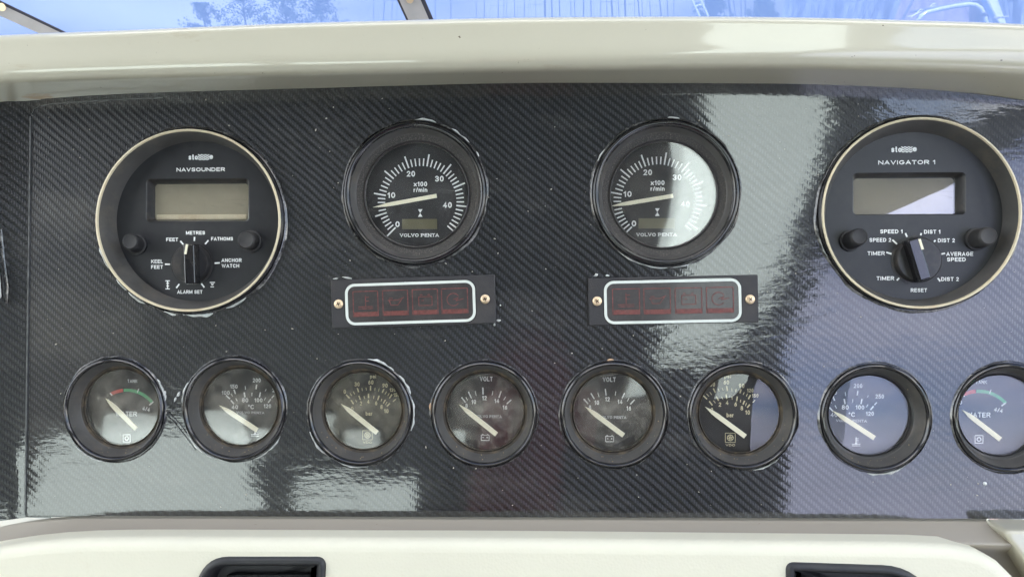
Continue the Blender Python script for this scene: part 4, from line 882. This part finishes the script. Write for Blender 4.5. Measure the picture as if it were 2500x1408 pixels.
M['strut'] = simple('pale_painted_strut', (.42, .40, .40), .45, var=.08); M['gasket'] = simple('dark_gasket', (.05, .05, .07), .6)
def strip(name, pts, mat, par, off):
    """flat bar lying on the screen, outline surveyed from the photo"""
    a = [onscreen(x, y, off) for x, y in pts]; b = [onscreen(x, y, off - .004) for x, y in pts]
    n = len(pts); g = G().add([tuple(q) for q in a + b], [tuple(range(n)), tuple(range(2 * n - 1, n - 1, -1))] + [(i, (i + 1) % n, n + (i + 1) % n, n + i) for i in range(n)])
    return obj(name, g, mat, par)
m1 = strip('strut', [(-400, -180), (-400, -140), (135, 100), (190, 100)], M['strut'], ws, .012)
strip('gasket', [(-400, -190), (-400, -176), (184, 100), (205, 100)], M['gasket'], ws, .010)
m2_ = strip('strut', [(915, -130), (970, -130), (1070, 100), (1020, 100)], M['strut'], ws, .012)
strip('gasket', [(968, -130), (981, -130), (1081, 100), (1068, 100)], M['gasket'], ws, .010)
strip('gasket', [(909, -130), (915, -130), (1021, 100), (1015, 100)], M['gasket'], ws, .010)
for (x, y), pr in (((7, 18), m1), ((1001, -1), m2_)):
    c = onscreen(x, y, .0135); g = G(); 
    g.add([tuple(c + np.array([.0042 * math.cos(a), 0, .0042 * math.sin(a)])) for a in np.linspace(0, 6.2, 16)[:-1]], [tuple(range(15))]); g.v = [(x_, y_ - .0015, z_) for x_, y_, z_ in g.v]
    obj('screw', g, M['screw'], pr)

# ------------------------------------------------------------------ cockpit round the camera
can = thing('cockpit_canopy', I4, 'dark canvas cockpit canopy with openings, some added for light, seen only in the reflections', 'canopy')
M['canvas'] = simple('dark_canvas', (.050, .048, .045), .85, var=.6, vscale=2.2, dirt=(.22, .17, .12), dirt_scale=1.6, dirt_amt=.6)  # brown blotches added for the dim brown reflections in the fascia
M['beige'] = simple('beige_lining', (.40, .36, .29), .8, var=.1, vscale=6)
M['white_sheet'] = None
s = NT('added_white_sheet'); a = s.n('ShaderNodeBsdfTranslucent'); a.inputs[0].default_value = (.76, .88, .88, 1); b = s.n('ShaderNodeBsdfDiffuse'); b.inputs[0].default_value = (.6, .6, .55, 1)
mm = s.n('ShaderNodeMixShader'); s.set(mm, 0, .35); s.set(mm, 1, a.outputs[0]); s.set(mm, 2, b.outputs[0]); s.t.links.new(mm.outputs[0], s.out.inputs['Surface']); M['white_sheet'] = s.m
s = NT('tinted_vinyl_window'); a = s.n('ShaderNodeBsdfTransparent'); a.inputs[0].default_value = (.46, .50, .72, 1); s.t.links.new(a.outputs[0], s.out.inputs['Surface']); M['vinyl'] = s.m  # tint added to dim and blue the sky mirrored in the fascia
YB = -1.8
def sheet(loops, y, th=.004):
    v, f = fill(loops); g = G().add([(x, y, z) for x, z, _ in v], f); return g
W1 = [(.59, 1.78), (1.14, 1.78), (.98, 1.15), (.88, .95), (.74, .60), (.56, .42), (.36, .40), (.44, .62), (.54, .85), (.60, 1.15)]
W2a = [(1.14, .905), (1.02, .86), (.92, .72), (.80, .50), (.745, .2), (.70, -.30), (1.88, -.30), (1.88, 1.28), (1.67, 1.19), (1.39, 1.02)]
W2b = [(1.27, 1.78), (1.88, 1.78), (1.88, 1.42), (1.68, 1.35), (1.30, 1.22), (1.22, 1.28)]
W3 = [(-1.53, -.36), (-1.55, .12), (-1.48, .17), (-1.07, .205), (-.82, .17), (-.87, .06), (-.80, -.04), (-.80, -.36)]
W4 = [(-.745, -.36), (-.74, .03), (-.37, .04), (-.36, -.36)]
W3 = [(x - .03, z) for x, z in W3]
obj('rear_curtain', sheet([[(-1.95, -1.0), (1.95, -1.0), (1.95, 1.85), (-1.95, 1.85)], W1, W2a, W2b, W3, W4], YB), M['canvas'], can)
obj('added_white_panel', sheet([inset(W1, -.01)], YB - .006), M['white_sheet'], can)  # translucent sheets added behind the openings to make their reflections pale
obj('added_white_panel', sheet([inset(W3, -.01)], YB - .006), M['white_sheet'], can); obj('added_white_panel', sheet([inset(W4, -.01)], YB - .006), M['white_sheet'], can)
obj('vinyl_window', sheet([inset(W2a, -.01)], YB - .006), M['vinyl'], can)
obj('beige_patch', sheet([[(-1.90, .88), (-1.52, .86), (-1.50, 1.0), (-1.86, 1.03)]], YB + .01), M['beige'], can)  # beige patches added for the grey-brown reflections at the fascia's left
obj('beige_patch', sheet([[(-1.85, .42), (-1.30, .40), (-1.28, .60), (-1.82, .70)]], YB + .01), M['beige'], can)
for sx in (-1, 1):
    v, f = fill([[(-1.8, -1.0), (.40, -1.0), (.10, 1.85), (-1.8, 1.85)], [(-1.5, -.2), (.12, -.2), (.0, 1.70), (-1.45, 1.70)]])  # wide side opening added to light the dashboard
    obj('side_curtain', G().add([(sx * 1.95, y, z) for y, z, _ in v], f), M['canvas'], can)
v, f = fill([[(-1.95, YB), (1.95, YB), (1.95, .12), (-1.95, .12)], [(-1.5, -.74), (1.5, -.74), (1.5, -.04), (-1.5, -.04)]])  # overhead opening added to brighten the hatch lid and dashboard
obj('roof', G().add([(x, y, 1.85) for x, y, _ in v], f).add([(x, y, 1.88) for x, y, _ in v], f), M['beige'], can)
struct('cockpit_floor', G().box((-1.95, YB, -1.05), (1.95, .45, -1.0)), simple('cream_deck', (.55, .53, .46), .7))  # unseen, put in to block light from below and bounce it up
# lower body of the console, and the shelf between brow and screen
obj('console_body', G().box((-1.94, .02, -1.0), (1.94, .42, -.25)), M['gelcoat'], console); bpy.data.objects['console_body'].matrix_parent_inverse = MP.inverted()
o = obj('console_shelf', G().add([(-1.94, .06, .075), (1.94, .06, .075), (1.94, .45, .055), (-1.94, .45, .055)], [(0, 1, 2, 3)]), M['gelcoat'], console); o.matrix_parent_inverse = MP.inverted()
# red chair shape behind the camera, added for the mirrored person's red tint
standin = thing('red_standin', Matrix.Translation((.02, -1.25, -1.0)), 'dark red chair shape added as stand-in for a mirrored person, seen only in reflections', 'standin')
M['standin_red'] = simple('dark_red_standin', (.26, .03, .04), .5)
def cushion(w, h, d, r=.05): 
    g = G(); lp = rrect(w, h, r, 6); return g.loops([[(x, y, -d / 2 + r * .0) for x, y in inset(lp, .03)], [(x, y, -d / 2 + .03) for x, y in lp], [(x, y, d / 2 - .03) for x, y in lp], [(x, y, d / 2) for x, y in inset(lp, .03)]])
g = cushion(.19, .62, .12, .09); g.v = [(x - .05 + .12 * (y - .1), z + .10, y + .98) for x, y, z in g.v]; obj('backrest', g, M['standin_red'], standin, True)
g = cushion(.50, .48, .12); g.v = [(x, y, z + .50) for x, y, z in g.v]; obj('cushion', g, M['standin_red'], standin, True)
obj('pedestal', G().lathe([(.2, 0), (.2, .02), (.05, .05), (.05, .44)], 24), M['strut'], standin, True, sharp=40)

# ------------------------------------------------------------------ outside
s = NT('harbour_water'); s.prin(Base_Color=(.03, .05, .06), Roughness=.08, Normal=s.bump(s.noise(1.2, 5), .12)); M['water'] = s.m
ng = G(); ng.add([(1500 * math.cos(a), 1500 * math.sin(a), -1.7) for a in np.linspace(0, 2 * math.pi, 65)[:-1]], [tuple(range(64))]); struct('water', ng, M['water'])
g = G(); xs = np.linspace(-260, 260, 60)
g.loops([[(x, 190, -1.7), (x, 194, -1.0), (x, 205, -.6 + .3 * math.sin(x * .09)), (x, 260, .2)] for x in xs], cap=False, closed=False); struct('far_bank', g, simple('bank_grass', (.07, .09, .04), .9, vscale=.2))

M['leaf'] = simple('leaves', (.055, .085, .035), .7, var=.4, vscale=.8); M['bark'] = simple('bark', (.10, .08, .06), .9)
def tree(px, top_py, wpx, y, label, dens=1500, seed=0):
    rr = random.Random(seed); a = W(px, 67, y); topz = W(px, top_py, y)[2]; w = wpx * y / F; base = -.6; h = topz - base
    t = thing('broadleaf_tree', Matrix.Translation((a[0], y, base)), label, 'tree', 'trees on the far bank')
    g = G(); g.tube([(0, 0, 0), (.1, 0, h * .4), (0, .1, h * .9)], [w * .035, w * .025, w * .008], 8)
    for k in range(7):
        b = rr.uniform(0, 6.28); z = h * rr.uniform(.35, .7); g.tube([(0, 0, z), (w * .35 * math.cos(b), w * .35 * math.sin(b), z + h * .18)], [w * .012, w * .004], 5)
    obj('trunk', g, M['bark'], t)
    g = G(); cl = [(rr.gauss(0, .27) * w, rr.gauss(0, .2) * w, h * (1 - rr.random() ** 1.3 * .75), w * rr.uniform(.07, .17)) for _ in range(34)]
    for k in range(dens):
        cx, cy, cz, cr_ = rr.choice(cl); tp = 1 - .75 * max(0, (cz / h - .5)) * 1.5
        q = np.array([cx * tp + rr.gauss(0, cr_ * .6), cy * tp + rr.gauss(0, cr_ * .6), min(h, cz + rr.gauss(0, cr_ * .6))]); u = np.array([rr.gauss(0, 1) for _ in range(3)]); u /= np.linalg.norm(u); v_ = np.cross(u, [rr.gauss(0, 1) for _ in range(3)]); v_ /= np.linalg.norm(v_); sz = rr.uniform(.12, .26)
        g.add([q + u * sz, q + v_ * sz, q - u * sz, q - v_ * sz], [(0, 1, 2, 3)])
    obj('crown', g, M['leaf'], t)
for q, (px, tp, w, y, lab) in enumerate([(500, 8, 70, 185, 'thin treetop just right of the pale reflection streak, leftmost of the far trees'), (600, -12, 90, 190, 'tall treetop behind the screen above the depth sounder'), (700, 2, 110, 188, 'broad treetop between the tall treetop and the dense pointed one'), (785, -8, 95, 180, 'dense pointed treetop, nearest the left group of masts'),
                                          (1738, -14, 78, 120, 'dark treetop beside the white ladder'), (1858, -6, 60, 125, 'treetop at the left end of the grey boat cover')]): tree(px, tp, w, y, lab, 1900, 40 + q)

M['mast'] = simple('anodised_mast', (.07, .075, .09), .5, var=.1); M['rig'] = simple('rigging_wire', (.14, .15, .18), .5)
masts = [(910, 0, 1.2, 3), (935, 9, 2.2, 5), (955, 5, 1.6, 4), (967, 4, 1.2, 3), (980, 2, 1.2, 3), (1062, 0, 2.2, 3), (1100, 0, 2.4, 1), (1162, 0, 1.4, 1), (1182, 0, 2.0, 1), (1216, 0, 1.8, 1), (1237, 0, 1.2, 1), (1256, 0, 1.6, 0), (1280, 0, 1.6, 0),
         (1331, -3, 4.4, 0), (1348, -3, 3.2, 0), (1367, -3, 2.6, 0), (1394, -3, 1.6, 0), (1404, -5, 1.6, 0), (1425, 0, 2.6, 0), (1444, -3, 2.6, 0), (1467, 0, 1.6, 0), (1482, -2, 1.6, 0), (1496, -8, 4.2, 0), (1512, -5, 1.4, 0), (1527, -4, 4.2, 0), (1561, -9, 3.0, 0), (1569, -4, 1.6, 0), (1588, -6, 1.6, 0), (1614, -10, 2.8, 0), (1631, -4, 2.2, 0), (1646, 0, 1.6, 0), (1783, -16, 5.5, 0), (1795, -14, 2.0, 0), (1810, 0, 2.0, 0), (1820, 3, 2.8, 0), (1230, 0, 1.0, 0), (1308, -2, 1.0, 0), (1550, 0, 1.0, 0)]
near = sorted(m[0] for m in masts)
ORD = 'first second third fourth fifth sixth seventh eighth ninth tenth eleventh twelfth thirteenth fourteenth fifteenth sixteenth seventeenth eighteenth nineteenth twentieth twenty-first twenty-second twenty-third twenty-fourth twenty-fifth twenty-sixth'.split()
def mast_label(px, lean, w):
    kind = ('hairline' if w < 1.5 else 'thin' if w < 2.3 else 'medium' if w < 3.5 else 'stout') + (' leaning' if abs(lean) >= 3 else ' upright')
    if px < 1000: n = sorted([m[0] for m in masts if m[0] < 1000], reverse=True).index(px); return kind + ' mast, %s leftwards from the middle screen strut' % ORD[n]
    if px > 1700: n = sorted([m[0] for m in masts if m[0] > 1700]).index(px); return kind + ' mast right of the white ladder, %s from it' % ORD[n]
    a = sorted([m[0] for m in masts if 1000 < m[0] < 1350]); b = sorted([m[0] for m in masts if 1350 < m[0] < 1700], reverse=True)
    return kind + (' mast, %s to the right of the middle screen strut' % ORD[a.index(px)] if px in a else ' mast, %s leftwards from the white ladder' % ORD[b.index(px)])
for q, (px, lean, wd_, _) in enumerate(masts):
    y = 60 + (q * 37 % 50); b = W(px - lean * .5, 80, y); tpt = W(px + lean * 4, -400, y); r = wd_ * .5 * y / F
    t = thing('sailing_yacht', Matrix.Translation((b[0], y, -1.7)), mast_label(px, lean, wd_), 'yacht', 'masts of moored yachts behind the screen')
    o_ = np.array([b[0], y, -1.7]); g = G().tube([np.array([0, 0, .6]), tpt - o_], [r, r * .8], 8); obj('mast', g, M['mast'], t)
    hl = 3.6; g = G(); rings = []
    for u in np.linspace(-1, 1, 9):
        w = 1.25 * (1 - abs(u) ** 2.2) + .03; rings.append([(w * .35, u * hl, -.2), (w, u * hl, .35), (w * 1.02, u * hl, .85), (-w * 1.02, u * hl, .85), (-w, u * hl, .35), (-w * .35, u * hl, -.2)])
    g.loops(rings, cap=False); obj('hull', g, M['gelcoat'], t, True)
    if q % 3 == 0:
        zt = 8.; sp_ = G().tube([(-.9, 0, zt * .55), (.9, 0, zt * .55)], .03, 6); obj('spreader', sp_, M['mast'], t)
        for sx in (-1, 1): obj('shroud', G().tube([(sx * 1.1, 0, .85), (sx * .9, 0, zt * .55), (sx * .05, 0, zt * 1.3)], .006 * y / 60, 5), M['rig'], t)

# white ladder leaning on the covered boat
ld = thing('ladder', I4, 'white ladder with three rungs leaning beside the dark treetop', 'ladder'); yl = 14.; M['white'] = simple('white_paint', (.8, .8, .8), .4)
A0, A1, B0, B1 = W(1712, 50, yl), W(1640, -110, yl), W(1731, 45, yl), W(1660, -110, yl)
obj('rail', G().tube([A0 - (A1 - A0) * .8, A1], .022, 8), M['white'], ld); obj('rail', G().tube([B0 - (B1 - B0) * .8, B1], .022, 8), M['white'], ld)
for k in (.0, .22, .44, .66, .88): obj('rung', G().tube([A0 + (A1 - A0) * k, B0 + (B1 - B0) * k], .014, 6), M['white'], ld)

# laid-up boat under a tarpaulin
cb = thing('covered_boat', I4, 'boat shrouded in a creased grey-mauve tarpaulin at the top right behind the screen', 'covered boat')
def tarpm(name, ca, cb_):
    s = NT(name); n = s.noise(2.2, 8, vec=s.pos((3, 1, .45), (0, .5, 0)), rough=.6, dist=1.2)
    s.prin(Base_Color=s.mix(s.ramp(n, .38, .62), ca, cb_), Roughness=.5, Normal=s.bump(n, .08)); return s.m
M['tarpA'] = tarpm('pale_grey_tarpaulin', (.10, .12, .15), (.25, .28, .33)); M['tarpB'] = tarpm('mauve_tarpaulin', (.22, .16, .17), (.30, .225, .24))
def drape(pts, y0, y1, mat, name, n=40, seed=1, bulge=.3):
    rr = random.Random(seed); (xa, za), (xb, zb), (xc, zc), (xd, zd) = pts; rows = []
    for j in range(n):
        v_ = j / (n - 1); row = []
        for i in range(n):
            u = i / (n - 1); px = (xa * (1 - u) + xb * u) * (1 - v_) + (xd * (1 - u) + xc * u) * v_; pz = (za * (1 - u) + zb * u) * (1 - v_) + (zd * (1 - u) + zc * u) * v_
            yy = y0 + (y1 - y0) * u + bulge * math.sin(u * 23 + v_ * 9 + 2 * math.sin(u * 5)) * .18 + bulge * .12 * math.sin(u * 61 + v_ * 14) + v_ * 1.2
            row.append(tuple(W(px, pz, yy)))
        rows.append(row)
    v = [p for r_ in rows for p in r_]; g = G().add(v, [(j * n + i, j * n + i + 1, (j + 1) * n + i + 1, (j + 1) * n + i) for j in range(n - 1) for i in range(n - 1)])
    return obj(name, g, mat, cb, True)
drape([(1828, 330), (2120, 330), (2300, -300), (2000, -300)], 9.5, 8.2, M['tarpA'], 'tarpaulin', seed=3)
drape([(2080, 330), (2500, 330), (2700, -300), (2310, -300)], 7.6, 6.8, M['tarpB'], 'tarpaulin', seed=4, bulge=.12)
drape([(2395, 330), (2800, 330), (2900, -300), (2440, -300)], 6.6, 6.3, M['tarpA'], 'tarpaulin', seed=5)
sy = 6.2
def seamline(a, b, y, r=.008): return G().tube([W(*a, y), W(*b, y)], r, 6)
obj('cover_rope', seamline((2172, 110), (2260, -60), 6.3, .010), M['rig'], cb); obj('cover_rope', seamline((2222, 30), (2420, -5), 6.2, .010), M['rig'], cb)
rl = thing('guard_rail', I4, 'bent white stainless rail in front of the covered boat, top right', 'rail'); ry = 4.0
pts = [(2200, 120), (2226, 62), (2245, 42), (2262, 31), (2290, 24), (2330, 16), (2365, 11), (2382, 13), (2394, 21), (2402, 36), (2412, 70), (2425, 140)]
obj('rail_tube', G().tube([W(x, y, ry) for x, y in pts], .0125, 12), simple('polished_rail', (.80, .82, .85), .22, metal=.3), rl, True, sharp=80)
obj('lashing', G().tube([W(x, y, ry - .05) for x, y in ((2215, 42), (2235, 36), (2250, 28), (2253, 24), (2246, 25), (2236, 34), (2222, 44))], .0025, 6), M['white'], rl, True)
obj('lashing', G().tube([W(x, y, ry - .05) for x, y in ((2270, 18), (2276, 11), (2284, 9), (2283, 14), (2274, 18))], .0025, 6), M['white'], rl, True)
obj('clamp', G().tube([W(2385, 46, ry - .06), W(2400, 37, ry - .06), W(2416, 34, ry - .06)], .011, 8), M['gasket'], rl)
sc_ = thing('sail_bag', I4, 'white furled sail cover with blue lettering beside the bent rail', 'sail cover'); sy = 3.8
out = [(2352, -60), (2410, -60), (2453, 44), (2420, 44)]
n_ = 12; rows = []
for j in range(n_):
    v_ = j / (n_ - 1); xl = 2352 + (2422 - 2352) * v_; xr = 2415 + (2453 - 2415) * v_; yy = -60 + 160 * v_
    xl = 2352 + 68 * v_ * 1.5; xr = 2413 + 40 * v_ * 1.5
    rows.append([tuple(W(xl + (xr - xl) * u, yy, sy - .05 * math.sin(math.pi * u))) for u in np.linspace(0, 1, 9)] + [tuple(W(xl + (xr - xl) * u, yy, sy + .05)) for u in (1, 0)])
obj('cover', G().loops(rows, cap=False), M['white'], sc_, True)
v, f, sz = text_geo('sails.com', .09); g = G(); L0, L1 = W(2390, -28, sy - .062), W(2424, 39, sy - .062); ex_ = (L1 - L0); ln_ = np.linalg.norm(ex_); ex_ /= ln_; ey_ = np.cross(ex_, [0, 1., 0]); ey_ = ey_ / np.linalg.norm(ey_)
ey_ = ey_ if ey_[0] > 0 else -ey_
mid = (L0 + L1) / 2; sc2 = ln_ / sz[0]; g.add([mid + ex_ * a * sc2 + ey_ * b * sc2 + np.array([0, -l * .00003, 0]) for a, b, l in v], f)
obj('lettering', g, simple('blue_lettering', (.05, .16, .5), .5), sc_)
obj('batten', G().tube([W(2425, 44, 3.7), W(2462, 42, 3.7)], .006, 6), M['strut'], sc_)
bpy.context.view_layer.update()
